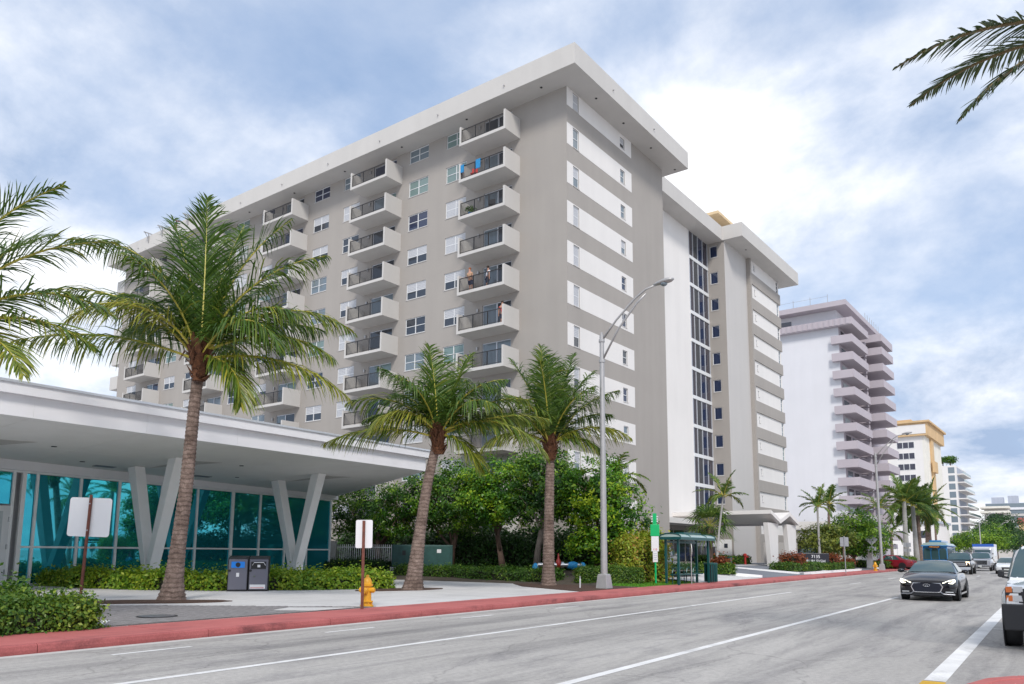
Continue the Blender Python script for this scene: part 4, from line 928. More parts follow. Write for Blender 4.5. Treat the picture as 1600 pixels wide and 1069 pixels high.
palm('coconut_palm', 'coconut palm at left picture edge, only its fronds reaching in', 'palm', (-18.9, 4.6, .15),
     [(-18.9, 4.6, .12), (-18.8, 4.8, 3), (-18.7, 5.5, 5.1), (-18.65, 5.7, 5.85)], [.40, .24, .20, .19],
     [(0, 42, 4.3, 78, .4), (350, 22, 4.3, 62, .5), (335, 6, 4.2, 52, .6), (20, 62, 4.4, 55, .4), (60, 70, 4.2, 40, .3), (120, 60, 4.2, 50, .3), (180, 40, 4.2, 60, .4), (230, 50, 4, 70, .4), (280, 45, 4, 70, .4), (150, 10, 4, 50, .4), (310, 65, 4, 50, .4), (5, 78, 4.3, 52, .3)], 4, pairs=90, ll=1.1, lw=.04, sag=.5, lift=.3, tipfrac=.3)
palm('date_palm', 'date palm out of frame at right, dark fronds hanging into the sky', 'palm', (2.2, 13.0, .15),
     [(2.2, 13.0, .1), (2.0, 13.05, 5), (1.6, 13.1, 8.2), (1.5, 13.12, 8.95)], [.36, .27, .25, .25],
     [(180, 6, 3.55, 42, .3), (180, -15, 3.15, 38, .3), (178, -56, 2.8, 26, .3), (120, 30, 3.6, 40, .3), (60, 40, 3.6, 40, .3), (0, 30, 3.6, 40, .3), (300, 30, 3.6, 40, .3), (150, 55, 3.6, 30, .3), (30, 65, 3.6, 30, .3), (240, 50, 3.6, 40, .3)], 5, pairs=95, ll=.56, lw=.034, sag=.25, lift=.05, mat_='frond_dark', rmat='rachis_brown', t0=.08, ring=.2, amp=.08)
def std_palm(name, label, x, y, h, r, n, Lf, seed, group, z0=.15, lean=(0, 0), els=(80, -10), dr=(25, 70), **kw):
    d = dict(pairs=30, ll=.65*Lf/2.6, lw=.075, sag=.45, lift=.25, mat_='frond_far'); d.update(kw)
    bark = d.pop('bark', 'palm_bark'); fibre = d.pop('fibre', False)
    return palm(name, label, 'palm', (x, y, z0), [(x, y, z0-.1), (x+lean[0]*.4, y+lean[1]*.4, z0+h*.5), (x+lean[0], y+lean[1], z0+h)], [r*1.5, r*1.0, r*.85], rand_fronds(n, seed, Lf*.85, Lf*1.1, els, dr), seed, group, fibre, bark, .3, .03, **d)
std_palm('feather_palm', 'small bright palm with thin white trunk behind the bus shelter', -20.4, 55.6, 5.4, .075, 9, 2.1, 21, None, .45, (.55, .4), (78, 0), (35, 80), bark='royal_bark')
std_palm('feather_palm', 'palm peeping between the lamp post and the striped wall', -20.3, 38.3, 5.2, .12, 10, 2.2, 22, None, .5, (.5, 0), (70, 0), (40, 90))
std_palm('feather_palm', 'slender palm with pale trunk right of the porch columns', -18.1, 76.5, 5.6, .10, 11, 2.2, 23, 'young palms right of the porch', .5, (0, 0), (75, 0), (40, 85), bark='royal_bark')
std_palm('feather_palm', 'short palm with reddish trunk just right of the slender pale one', -18.6, 82.5, 6.2, .14, 13, 2.4, 24, 'young palms right of the porch', .5, (.2, 0), (80, 0), (30, 70))
std_palm('feather_palm', 'low young palm in the hedge before the pink tower', -16.6, 79.5, 2.6, .10, 9, 2.0, 25, None, .4, (0, 0), (75, 10), (40, 80))
std_palm('royal_palm', 'left of the two tall royal palms with smooth grey trunks', -14.6, 103.5, 7.8, .27, 15, 3.6, 26, 'tall royal palms along the street', .15, (.1, 0), (82, -20), (30, 85), bark='royal_bark', pairs=54, lw=.10, ll=1.15)
std_palm('royal_palm', 'right of the two tall royal palms with smooth grey trunks', -13.9, 106.5, 7.4, .26, 15, 3.5, 27, 'tall royal palms along the street', .15, (-.1, 0), (80, -25), (30, 85), bark='royal_bark', pairs=54, lw=.10, ll=1.15)
std_palm('royal_palm', 'slimmer darker royal palm right behind the tall pair', -14.2, 112, 6.8, .24, 14, 3.4, 28, 'tall royal palms along the street', .15, (0, 0), (75, -35), (30, 80), pairs=54, lw=.10, ll=1.1)
std_palm('date_palm', 'stout date palm with brown trunk left of the blue trolley bus', -14.6, 124, 8.2, .38, 26, 4.2, 29, None, .15, (.1, 0), (80, -45), (15, 55), pairs=54, ll=.75, lw=.09, sag=.2, lift=.4)
std_palm('feather_palm', 'small palm left of the tall royal palms by the street lamp', -15.4, 92.0, 6.6, .12, 11, 2.8, 30, None, .15, (0, 0), (75, -10), (40, 85))
std_palm('feather_palm', 'small dark palm above the trolley bus roof', -15.5, 141, 7.5, .16, 11, 3.2, 31, None, .15, (0, 0), (75, -10), (40, 85))
std_palm('feather_palm', 'low palm with shaggy crown at the foot of the royal palms', -15.6, 100, 4.0, .16, 10, 2.2, 32, None, .15, (0, 0), (70, -20), (40, 90))
# fan palm behind the shelter
fpalm = empty('fan_palm', (-22.9, 61.0, .5), 0, 'fan palm with shaggy brown trunk behind the bus shelter', 'palm')
trunk_mesh([(0, 0, -.1), (.05, 0, 2.0), (.1, 0, 3.3)], [.24, .22, .26], .16, .10).build('trunk', 'brown_bark', fpalm, smooth=True)
g = np.random.default_rng(5)
for i in range(24):
    az = i*2.4; el = R(75-4.8*i+g.uniform(-6, 6)); Ls = 1.15; d = np.array([math.cos(az)*math.cos(el), math.sin(az)*math.cos(el), math.sin(el)])
    c = np.array([.1, 0, 3.4])+d*Ls; quads = []; tint = []
    S = np.cross(d, [0, 0, 1.]); S /= np.linalg.norm(S); U = np.cross(S, d)
    for k in range(15):
        a = R(-110+220*k/14); dd = d*math.cos(a)+S*math.sin(a)+U*.12; l = 1.3*g.uniform(.85, 1.1); wd = np.cross(dd, U); wd /= np.linalg.norm(wd)
        m1 = c+dd*l*.55; e = c+dd*l+np.array([0, 0, -.4*l]); tn_ = np.clip(.45+g.normal(0, .28), 0, 1)
        quads += [c-wd*.01, c+wd*.01, m1+wd*.06, m1-wd*.06, m1-wd*.06, m1+wd*.06, e+wd*.006, e-wd*.006]; tint += [tn_]*8
    q = child('fan_leaf', np_mesh('fan_leaf', np.array(quads), 1, 4, 'frond_far', np.array(tint)), fpalm, (0, 0, 0))
    sm = MB().tube([(.1, 0, 3.35), tuple(c)], [.02, .012], 5).mesh('stalk'); sm.materials.append(MAT['rachis_yellow']); child('stalk', sm, q, (0, 0, 0))
# ------------------------------------------------------------------ leaves
def leaf_quads(C, Nn, size, g, asp=.5):
    n = len(C); rnd = g.normal(size=(n, 3)); Nn = Nn/np.linalg.norm(Nn, axis=1)[:, None]
    a = np.cross(Nn, rnd); a /= np.linalg.norm(a, axis=1)[:, None]; b_ = np.cross(Nn, a)
    s = (size*g.uniform(.65, 1.3, n))[:, None]
    return np.stack([C-a*s*.5, C+b_*s*asp*.5+a*s*.05, C+a*s*.5-Nn*s*.12, C-b_*s*asp*.5+a*s*.05], 1).reshape(-1, 3)
def foliage_mesh(name, lobes, nclump, nleaf, size, m, seed, spread=.32, up=.5, asp=.5, shell=(.72, 1.0), tint_mu=.42):
    """lobes: (cx,cy,cz,rx,ry,rz) ; clumps of leaves sit through the outer part of each lobe"""
    g = np.random.default_rng(seed); vol = np.array([l[3]*l[4]*l[5] for l in lobes])**(2/3); vol = vol/vol.sum()
    Cs = []; Ns = []; Ts = []
    for l, v in zip(lobes, vol):
        k = max(3, int(nclump*v)); d = g.normal(size=(k, 3)); d /= np.linalg.norm(d, axis=1)[:, None]
        r = g.uniform(shell[0]**2, shell[1]**2, k)**.5
        cc = np.array(l[:3])+d*np.array(l[3:6])*r[:, None]
        per = max(4, int(nleaf*v/k)); sp = spread*g.uniform(.6, 1.4, k)
        off = g.normal(size=(k, per, 3))*sp[:, None, None]*np.array([1, 1, .7])
        Cs.append((cc[:, None]+off).reshape(-1, 3)); nn = d[:, None]+g.normal(size=(k, per, 3))*.55+np.array([0, 0, up]); Ns.append(nn.reshape(-1, 3))
        tc_ = tint_mu+g.normal(0, .24, k); Ts.append(np.clip(tc_[:, None]+g.normal(0, .15, (k, per)), 0, 1).reshape(-1))
    C = np.concatenate(Cs); V = leaf_quads(C, np.concatenate(Ns), size, g, asp); T = np.repeat(np.concatenate(Ts), 4)
    return np_mesh(name, V, 1, 4, m, T)
def tree(name, label, base, trunk, lobes, nclump, nleaf, size, m, bark, seed, group=None, r0=.2, cat='tree', **kw):
    o = empty(name, base, 0, label, cat, group)
    tb_ = MB(); g = random.Random(seed); tp = [Vector(p) for p in trunk]
    tb_.tube(tp, [r0*(1.25 if i == 0 else 1-.45*i/len(tp)) for i in range(len(tp))], 10)
    for l in lobes:
        s = tp[-1] if g.random() < .6 else tp[max(1, len(tp)-2)]; e = Vector(l[:3]); mid = s.lerp(e, .5)+Vector((g.uniform(-.2, .2), g.uniform(-.2, .2), -.15))
        tb_.tube([s, mid, e], [r0*.5, r0*.33, r0*.12], 6)
        for j in range(3):
            e2 = e+Vector((g.uniform(-1, 1)*l[3]*.7, g.uniform(-1, 1)*l[4]*.7, g.uniform(-.3, 1)*l[5]*.7)); tb_.tube([mid.lerp(e, .6), e2], [r0*.16, r0*.05], 5)
    tb_.build('trunk', bark, o, smooth=True)
    child('crown', foliage_mesh('crown', lobes, nclump, nleaf, size, m, seed, **kw), o, (0, 0, 0)); return o
tg = 'broadleaf trees in the garden'
tree('broadleaf_tree', 'dark broadleaf tree next to the end of the teal glass', (-36.0, 36.6, .6), [(0, 0, -.2), (.1, 0, 1.2), (.0, .1, 2.2)], [(0, 0, 4.0, 2.8, 2.3, 1.9), (2.2, -.2, 3.4, 2.0, 1.8, 1.6), (-2.4, 0, 3.6, 2.1, 2, 1.6), (3.6, .5, 4.5, 1.7, 1.6, 1.4), (-.5, .6, 2.6, 2.6, 1.2, .9)], 200, 14000, .19, 'leaf_mid', 'brown_bark', 41, tg, tint_mu=.45, spread=.27)
tree('broadleaf_tree', 'broadleaf tree rising behind the green utility box', (-30.6, 37.6, .65), [(0, 0, -.2), (.1, 0, 1.1), (.3, .1, 2.1)], [(0, 0, 4.2, 2.6, 2.2, 2.0), (1.9, -.4, 3.9, 1.8, 1.7, 1.7), (-2.0, -.3, 3.9, 1.9, 1.8, 1.6), (.4, -.3, 5.4, 1.7, 1.6, 1.2), (-.4, .8, 2.7, 2.2, 1.0, .8)], 200, 14000, .19, 'leaf_mid', 'brown_bark', 42, tg, tint_mu=.5, spread=.27)
tree('broadleaf_tree', 'bright green broadleaf tree right of the slanting palm, leaning dark trunk', (-26.2, 37.0, .6), [(0, 0, -.2), (-.25, 0, .9), (-.55, .1, 2.0)], [(-.3, -.6, 4.0, 1.9, 1.5, 1.5), (-.6, 0, 5.2, 1.9, 1.7, 1.4), (1.0, -.2, 4.9, 1.6, 1.5, 1.5), (-1.7, -.4, 4.7, 1.5, 1.4, 1.3), (.2, -.7, 3.3, 1.4, .9, .8)], 190, 14000, .19, 'leaf_bright', 'brown_bark', 43, tg, tint_mu=.42, spread=.26)
tree('broadleaf_tree', 'broadleaf tree with pale forked trunk left of the straight palm', (-23.2, 35.8, .6), [(0, 0, -.2), (.1, 0, 1.1), (.35, 0, 2.3)], [(.2, .3, 4.6, 2.0, 1.6, 1.8), (-.2, -.1, 3.4, 1.6, 1.2, 1.2), (1.4, .3, 4.3, 1.5, 1.5, 1.5), (.1, .6, 6.0, 1.5, 1.4, 1.0)], 170, 11000, .19, 'leaf_mid', 'grey_bark', 44, tg, tint_mu=.4, spread=.27)
tree('broadleaf_tree', 'bright green broadleaf tree between the straight palm and lamp post', (-19.9, 36.6, .6), [(0, 0, -.2), (0, 0, 1.0), (.1, .1, 2.0)], [(0, -.2, 4.5, 1.9, 1.6, 1.7), (1.1, -.3, 3.6, 1.6, 1.5, 1.5), (-1.2, -.2, 4.0, 1.5, 1.4, 1.6), (.4, -.2, 2.5, 1.8, 1.4, 1.2), (1.9, .1, 2.3, 1.2, 1.1, 1.0), (.3, -1.0, 1.3, 1.3, .9, .9)], 230, 17000, .19, 'leaf_bright', 'brown_bark', 45, tg, tint_mu=.40, spread=.26)
tree('broadleaf_tree', 'dense green tree behind the road signs before the pink tower', (-17.0, 85.5, .3), [(0, 0, -.3), (.1, 0, 1.0), (0, 0, 2.0)], [(0, 0, 3.4, 2.6, 2.4, 2.2), (2.0, -.3, 3.0, 1.8, 1.7, 1.8), (-1.4, -2.4, 2.8, 1.7, 1.6, 1.6), (.8, -.6, 4.6, 1.6, 1.5, 1.2), (1.0, 2.4, 3.0, 2.2, 2.0, 1.9)], 420, 11000, .26, 'leaf_mid', 'brown_bark', 46, None, tint_mu=.55)
tree('broadleaf_tree', 'yellowish green small tree between porch and dense tree', (-18.6, 78.6, .5), [(0, 0, -.3), (0, 0, 1.0), (.1, 0, 1.8)], [(0, 0, 2.5, 1.9, 2.2, 1.3), (1.2, 1.8, 2.7, 1.5, 1.6, 1.2)], 260, 6000, .24, 'leaf_olive', 'grey_bark', 47, None, tint_mu=.4)
tree('broadleaf_tree', 'rounded bright tree behind the silver pickup', (-15.0, 215, 0), [(0, 0, -.3), (0, 0, 2.0), (.1, 0, 3.2)], [(0, 0, 5.4, 4.6, 4.4, 2.2), (3.2, 1, 4.6, 2.8, 3, 1.7), (-3.4, 0, 4.6, 2.8, 3, 1.7), (-5, 2, 4.0, 2.4, 2, 1.4)], 420, 8000, .42, 'leaf_mid', 'brown_bark', 48, None, tint_mu=.65, spread=.5)
tree('broadleaf_tree', 'tall dark tree far down the street, tallest of its row', (-15.5, 300, 0), [(0, 0, -.3), (0, 0, 4.0), (.1, 0, 7)], [(0, 0, 10, 5.5, 5, 5), (3.5, 2, 7, 4.5, 4, 4), (-3.5, 4, 8, 4.5, 4, 4), (3, 8, 12, 4, 5, 3.4)], 420, 9000, .65, 'leaf_dark', 'brown_bark', 49, 'dark trees far down the street', spread=.8)
tree('broadleaf_tree', 'lower dark tree far down the street, rightmost of its row', (-12.6, 350, 0), [(0, 0, -.3), (0, 0, 4.0), (.1, 0, 6)], [(0, 0, 8, 5.5, 5, 4), (4.5, 2, 6, 4.5, 4, 4), (7, 6, 5, 4, 4, 3)], 300, 6000, .65, 'leaf_dark', 'brown_bark', 50, 'dark trees far down the street', spread=.8)
tree('broadleaf_tree', 'grey-green tree between the far street lamps', (-14.6, 262, 0), [(0, 0, -.3), (0, 0, 3.0), (.1, 0, 5)], [(0, 0, 7.5, 4, 4, 3.8), (2.5, 0, 6, 3, 3, 3)], 260, 5000, .5, 'leaf_mid', 'brown_bark', 51, None, spread=.7)
for k, (x, y, s) in enumerate(((-31.0, 344, 1.9), (-33.6, 343.5, 1.4))):
    tree('roof_tree', ('larger' if k == 0 else 'smaller')+' round tree on the roof of the white stepped building', (x, y, 36), [(0, 0, -.05), (0, 0, 1), (0, 0, 1.4)], [(0, 0, 2.4, s, s, s*.7)], 80, 1500, .5, 'leaf_mid', 'brown_bark', 60+k, 'roof trees', spread=.5)
# ------------------------------------------------------------------ hedges and shrubs
def hedge(name, label, path, width, height, nleaf, size, m, seed, z=.15, cat='hedge', group=None, loose=.10, core=True, asp=.55, tint_mu=.45, zf=None):
    """leafy body swept along path: leaves over top and sides of a rounded box section, a solid dark core inside"""
    g = np.random.default_rng(seed); P = np.array(path, float); seg = np.linalg.norm(np.diff(P, axis=0), axis=1); cum = np.concatenate([[0], np.cumsum(seg)])
    base = (float(P[:, 0].mean()), float(P[:, 1].mean()), z); o = empty(name, base, 0, label, cat, group)
    d = g.uniform(0, cum[-1], nleaf); k = np.clip(np.searchsorted(cum, d)-1, 0, len(seg)-1); f_ = (d-cum[k])/seg[k]
    c = P[k]*(1-f_)[:, None]+P[k+1]*f_[:, None]; T = (P[k+1]-P[k])/seg[k][:, None]; S = np.stack([T[:, 1], -T[:, 0]], 1)
    per = 2*height+width; u_ = g.uniform(0, per, nleaf); wv = width*(1+.10*np.sin(d*2.1+seed)+.08*np.sin(d*5.3)); hv = height*(1+.07*np.sin(d*1.7+seed*2)+.06*np.sin(d*4.9))
    sx = np.where(u_ < height, -wv/2, np.where(u_ > height+width, wv/2, (u_-height)/width*wv-wv/2)); sz_ = np.where(u_ < height, u_/height*hv, np.where(u_ > height+width, (per-u_)/height*hv, hv))
    endm = g.random(nleaf) < min(.25, .6*width/cum[-1]); which = g.random(nleaf) < .5
    c = np.where(endm[:, None], np.where(which[:, None], P[0], P[-1]), c); T = np.where(endm[:, None], np.where(which[:, None], (P[1]-P[0])/seg[0], (P[-1]-P[-2])/seg[-1]), T); S = np.stack([T[:, 1], -T[:, 0]], 1)
    sx = np.where(endm, g.uniform(-.5, .5, nleaf)*width, sx); sz_ = np.where(endm, g.uniform(0, 1, nleaf)*height, sz_)
    nrm = np.where(endm[:, None], np.where(which[:, None], np.c_[-T, np.zeros(nleaf)], np.c_[T, np.zeros(nleaf)]), np.c_[S*np.where(np.abs(sx) >= wv/2*.98, np.sign(sx), 0)[:, None], np.where(sz_ >= hv*.98, 1., .15)])
    rr = g.exponential(.6, nleaf)[:, None]*loose*np.where(g.random(nleaf) < .5, -1, .8)[:, None]
    C = np.c_[c+S*sx[:, None], sz_]+nrm*rr+g.normal(size=(nleaf, 3))*loose*.4; C[:, 2] = np.maximum(C[:, 2], .02)
    if zf is not None: C[:, 2] += np.array([zf(a, b_) for a, b_ in C[:, :2]])-z
    V = leaf_quads(C-np.array([base[0], base[1], 0]), nrm+g.normal(size=(nleaf, 3))*.6+np.array([0, 0, .35]), size, g, asp)
    blot = .5+.5*np.sin(C[:, 0]*2.3+seed)*np.sin(C[:, 1]*2.9+seed*3); T_ = np.clip(tint_mu+.22*(blot-.5)+g.normal(0, .17, nleaf), 0, 1)
    child('foliage', np_mesh('foliage', V, 1, 4, m, np.repeat(T_, 4)), o, (0, 0, 0))
    if core:
        mb = MB(); secs = []
        for i, p in enumerate(P):
            t_ = P[min(i+1, len(P)-1)]-P[max(i-1, 0)]; t_ = t_/np.linalg.norm(t_); s_ = np.array([t_[1], -t_[0]]); hw = width/2*.84; h_ = height*.86
            z_ = (zf(*p)-z) if zf else 0
            q = p-np.array(base[:2])+t_*(.06 if i == 0 else (-.06 if i == len(P)-1 else 0))
            secs.append([(q[0]+s_[0]*a, q[1]+s_[1]*a, b_+z_) for a, b_ in ((-hw, -.02), (hw, -.02), (hw, h_*.8), (hw*.7, h_), (-hw*.7, h_), (-hw, h_*.8))])
        mb.loft(secs).build('dark_core', 'core_dark', o)  # solid dark hull added inside the leaves to keep the hedge opaque
    return o
hedge('low_hedge', 'long bright green low hedge at the foot of the teal glass', [(-34.0, 16.3), (-30.0, 16.4), (-27.4, 17.2), (-25.8, 18.3), (-24.6, 19.6), (-23.4, 21.6), (-22.6, 23.4)], 1.7, .50, 26000, .14, 'leaf_hedge', 71, loose=.17, tint_mu=.6)
hedge('low_hedge', 'continuation of low hedge right behind the twin litter bins', [(-27.0, 19.6), (-25.4, 21.6), (-24.4, 24.2)], 1.8, .50, 9000, .14, 'leaf_hedge', 72, loose=.17, tint_mu=.6)
hedge('clipped_shrub', 'dense clipped shrub at the lower left corner beside the red pavement', [(-15.45, 3.4), (-15.4, 5.2), (-15.35, 7.75)], 1.25, .46, 22000, .08, 'leaf_clip', 73, loose=.13, tint_mu=.55)
hedge('clipped_shrub', 'taller loose shrub behind the lower left clipped shrub', [(-17.9, 5.0), (-17.6, 6.6), (-17.3, 7.6)], 1.5, .55, 9000, .11, 'leaf_clip', 74, loose=.2)
hedge('clipped_hedge', 'clipped box hedge behind the lamp post base', [(-18.4, 31.9), (-17.2, 32.6), (-16.0, 33.6)], 1.1, .72, 14000, .085, 'leaf_clip', 75, loose=.08, tint_mu=.45)
hedge('clipped_hedge', 'dark clipped hedge between utility box and straight palm', [(-30.5, 33.0), (-26.5, 32.8), (-23.0, 32.2), (-19.6, 32.0)], 1.2, .62, 16000, .10, 'leaf_clip', 76, loose=.10, tint_mu=.38, zf=None)
hedge('clipped_hedge', 'dark hedge left of the green utility box', [(-37.5, 33.6), (-34.0, 34.2), (-32.9, 34.4)], 1.2, .7, 7000, .11, 'leaf_dark', 77, loose=.12, z=.3)
hedge('flowering_bush', 'big rounded bush with reddish flowers right of the lamp post', [(-17.8, 35.0), (-17.0, 35.6), (-16.3, 36.4)], 1.9, 2.05, 15000, .14, 'leaf_flower', 78, loose=.25, cat='bush', tint_mu=.45)
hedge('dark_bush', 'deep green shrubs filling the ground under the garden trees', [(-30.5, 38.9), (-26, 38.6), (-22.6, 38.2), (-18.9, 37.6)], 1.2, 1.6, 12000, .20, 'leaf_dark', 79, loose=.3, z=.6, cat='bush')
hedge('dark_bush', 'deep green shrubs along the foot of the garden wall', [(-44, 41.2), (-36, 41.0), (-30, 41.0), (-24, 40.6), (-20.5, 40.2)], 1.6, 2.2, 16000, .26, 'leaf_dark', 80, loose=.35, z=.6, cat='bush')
hg = 'clipped hedges around the drive'
dz = drive_z
hedge('drive_hedge', 'short clipped hedge by the drive right of the bus shelter', [(-18.4, 47.2), (-16.6, 48.2)], 1.1, .55, 5000, .12, 'leaf_clip', 81, z=dz(-17.5, 0), group=hg, loose=.08)
hedge('drive_hedge', 'clipped hedge bed below the two porch columns', [(-17.2, 60.5), (-16.6, 64.5), (-16.9, 69.2)], 1.6, .55, 8000, .13, 'leaf_clip', 82, z=dz(-17, 0), group=hg, loose=.08)
hedge('drive_hedge', 'clipped hedge before the dark house sign', [(-16.4, 70.8), (-16.0, 74), (-16.1, 77.6)], 1.4, .55, 7000, .13, 'leaf_clip', 83, z=dz(-16.2, 0), group=hg, loose=.08)
hedge('drive_hedge', 'long clipped hedge on far side of the drive behind the road signs', [(-22, 86.0), (-18, 87.2), (-15.2, 89.0), (-14.4, 92.5)], 1.5, .6, 9000, .14, 'leaf_clip', 84, z=dz(-17, 0), group=hg, loose=.08)
hedge('drive_hedge', 'clipped hedge against the pale wall left of the porch', [(-24.0, 62), (-24.0, 66), (-23.0, 70)], 1.2, .7, 6000, .14, 'leaf_clip', 85, z=.65, group=hg, loose=.08)
hedge('drive_hedge', 'low hedge behind the bus shelter', [(-18.6, 41.0), (-18.4, 45.0), (-18.8, 47.5)], .9, .6, 5000, .12, 'leaf_dark', 86, z=.3, group=hg, loose=.08)
hedge('drive_hedge', 'bright hedge beside the red car under the royal palms', [(-15.2, 94), (-14.6, 99), (-14.6, 108)], 1.4, 1.1, 8000, .16, 'leaf_hedge', 87, z=.15, group=hg, loose=.1)
fg_ = 'small reddish plants by the drive'
for i, (x, y, s, lb) in enumerate(((-17.0, 63.0, 1.0, 'red-brown leafy plant below the porch column'), (-16.6, 74.2, .9, 'rust-coloured plant right of the dark house sign'), (-17.3, 48.0, .5, 'small rusty plant in the short hedge by the shelter'), (-16.2, 79.2, .5, 'small rusty plant at the far drive hedge'), (-14.6, 93.2, 1.1, 'dark red ground plant in front of the red car'))):
    hedge('red_plant', lb, [(x-.1, y-.7*s), (x+.1, y+.9*s)], 1.3*s, .75*s, 1500, .16, 'leaf_rust', 90+i, z=dz(x, 0)+(.45 if i != 4 else 0), cat='plant', group=fg_, loose=.2, core=True)
# grass blades by the bus stop
g = np.random.default_rng(3); n = 6000; C = np.c_[g.uniform(-16.85, -14.92, n), g.uniform(31.3, 37.5, n), np.full(n, .168)]; h = g.uniform(.05, .11, n); a = g.uniform(0, 6.28, n); w_ = .012
dx = np.c_[np.cos(a)*w_, np.sin(a)*w_, np.zeros(n)]; tp = C+np.c_[g.normal(0, .03, n), g.normal(0, .03, n), h]
tag(child('grass', np_mesh('grass', np.stack([C-dx, C+dx, tp], 1).reshape(-1, 3), 1, 3, 'grass_blade', np.repeat(g.random(n), 3)), None, (0, 0, 0)), 'bright green lawn strip behind the bus stop sign', 'grass', kind='stuff')
# east side of the street (seen mirrored in the teal glass)
eg = 'trees across the street mirrored in the glass'
for i, (x, y, h) in enumerate(((7.0, 37, 7.5), (8.5, 44, 8.4), (6.5, 51, 7.0), (9.0, 58, 8.0), (7.5, 66, 8))):
    std_palm('coconut_palm', ['leftmost', 'second from left', 'middle one', 'second from right', 'rightmost'][i]+' of the five palms mirrored in the teal glass', x, y, h, .18, 14, 3.6, 120+i, eg, pairs=34, ll=.8)
# ------------------------------------------------------------------ street furniture
def sign_plate(poly, m, parent, y, th=.004, name='plate'):
    return MB().extr(poly, y-th/2, y+th/2, 'y').build(name, m, parent)
def rrect(w, h, r, cz, n=5):
    out = []
    for cx, cy, a0 in ((w/2-r, h/2-r, 0), (-w/2+r, h/2-r, 90), (-w/2+r, -h/2+r, 180), (w/2-r, -h/2+r, 270)):
        for k in range(n+1): a = R(a0+90*k/n); out.append((cx+r*math.cos(a), cz+cy+r*math.sin(a)))
    return out
# blank-backed signs: seen from behind, the rusty post in front of the plate
s1 = empty('road_sign', (-22.5, 11.3, .15), YAW+R(6), 'wide blank white sign on a rusty post at left', 'sign')
MB().box(-.035, -.03, -.1, .035, .03, 3.0).build('post', 'rust_post', s1, bevel=.006); sign_plate(rrect(1.14, 1.10, .08, 2.37), 'sign_white', s1, .045)
for z in (2.0, 2.75): MB().lathe([(.02, -.045), (.02, -.03)], 8, (0, 0, z), 'y').build('bolt', 'steel', s1)
for ch in s1.children:
    pass
s2 = empty('road_sign', (-14.58, 14.38, .15), YAW+R(2), 'narrow blank white sign on a rusty post by the yellow hydrant', 'sign')
MB().box(-.04, -.028, -.1, .03, .028, 2.24).build('post', 'rust_post', s2, bevel=.006); sign_plate(rrect(.43, .72, .04, 1.9), 'sign_white', s2, .04)
s1.rotation_euler = (0, R(1.4), YAW+R(6)); s2.rotation_euler = (0, R(-.6), YAW+R(2))
# hydrants
def hydrant(loc, label, grp='yellow fire hydrants', rz=0.3):
    h = empty('fire_hydrant', loc, rz, label, 'hydrant', grp); h.scale = (.95, .95, .95)
    MB().lathe([(.19, 0), (.19, .05), (.135, .06), (.125, .12), (.175, .13), (.175, .16), (.125, .17), (.115, .56), (.16, .57), (.165, .62), (.13, .63), (.125, .70), (.09, .78), (.045, .82), (.04, .87), (.02, .88)], 16).build('barrel', 'hydrant_yellow', h, smooth='auto')
    MB().lathe([(.075, .10), (.08, .20), (.062, .21), (.06, .23), (.02, .235)], 10, (0, 0, .46), 'x').build('outlet', 'hydrant_yellow', h, smooth='auto'); MB().lathe([(.02, -.235), (.06, -.23), (.062, -.21), (.08, -.20), (.075, -.10)], 10, (0, 0, .46), 'x').build('outlet', 'hydrant_yellow', h, smooth='auto')
    MB().lathe([(.02, -.25), (.08, -.24), (.085, -.19), (.10, -.18), (.095, -.10)], 10, (0, 0, .44), 'y').build('pump_outlet', 'hydrant_yellow', h, smooth='auto')
    for i in range(8): a = i*math.pi/4; MB().lathe([(.014, .015), (.014, .10)], 6, (.155*math.cos(a), .155*math.sin(a), .05)).build('bolt', 'hydrant_yellow', h)
    MB().ball((.02, -.25, .44), .02, 6, 4).build('cap_nut', 'steel', h); return h
hydrant((-15.15, 15.1, .15), 'yellow fire hydrant behind the narrow rusty-post sign'); hydrant((-13.5, 77.2, .15), 'yellow fire hydrant far along the red pavement', rz=.6)
# twin litter bins
lb_ = empty('litter_bins', (-24.6, 17.5, .15), YAW+R(14), 'twin grey and black recycling station with blue opening on the plaza', 'litter bin')
for i in (0, 1):
    x = i*.72
    MB().extr([(0, 0), (.80, 0), (.80, 1.20), (.70, 1.27), (.06, 1.20), (0, 1.15)], x, x+.70, 'x').build('cabinet', 'bin_black', lb_, bevel=.02)
    fr = MB().box(x+.03, -.025, .06, x+.67, -.001, 1.14).build('front_door', 'bin_grey', lb_, bevel=.01)
    if i == 0:
        MB().box(x+.12, -.05, .84, x+.58, -.026, 1.06).build('hopper', 'bin_blue', fr); MB().lathe([(.085, -.058), (.085, -.051)], 16, (x+.35, 0, .95), 'y').build('opening', 'bin_black', fr); MB().box(x+.30, -.03, .52, x+.40, -.0255, .66).build('sticker', 'sign_white', fr)
    else:
        MB().box(x+.08, -.05, .80, x+.60, -.026, 1.06).build('hopper', 'bin_black', fr); MB().tube([(x+.12, -.06, .93), (x+.18, -.09, 1.03), (x+.52, -.09, 1.03), (x+.58, -.06, .93)], .014, 6).build('handle', 'chrome', fr); MB().box(x+.30, -.054, .86, x+.40, -.0505, .95).build('recycling_mark', 'sign_white', fr)
        pl_ = MB().box(x+.06, -.032, .09, x+.60, -.0255, .24).build('label_plate', 'sign_white', fr); MB().box(x+.09, -.035, .115, x+.55, -.0325, .135).build('red_line', 'letter_red', fr)
    MB().lathe([(.045, -.05), (.045, -.026)], 10, (x+.07, 0, .74), 'y').build('lock', 'bin_black', fr)
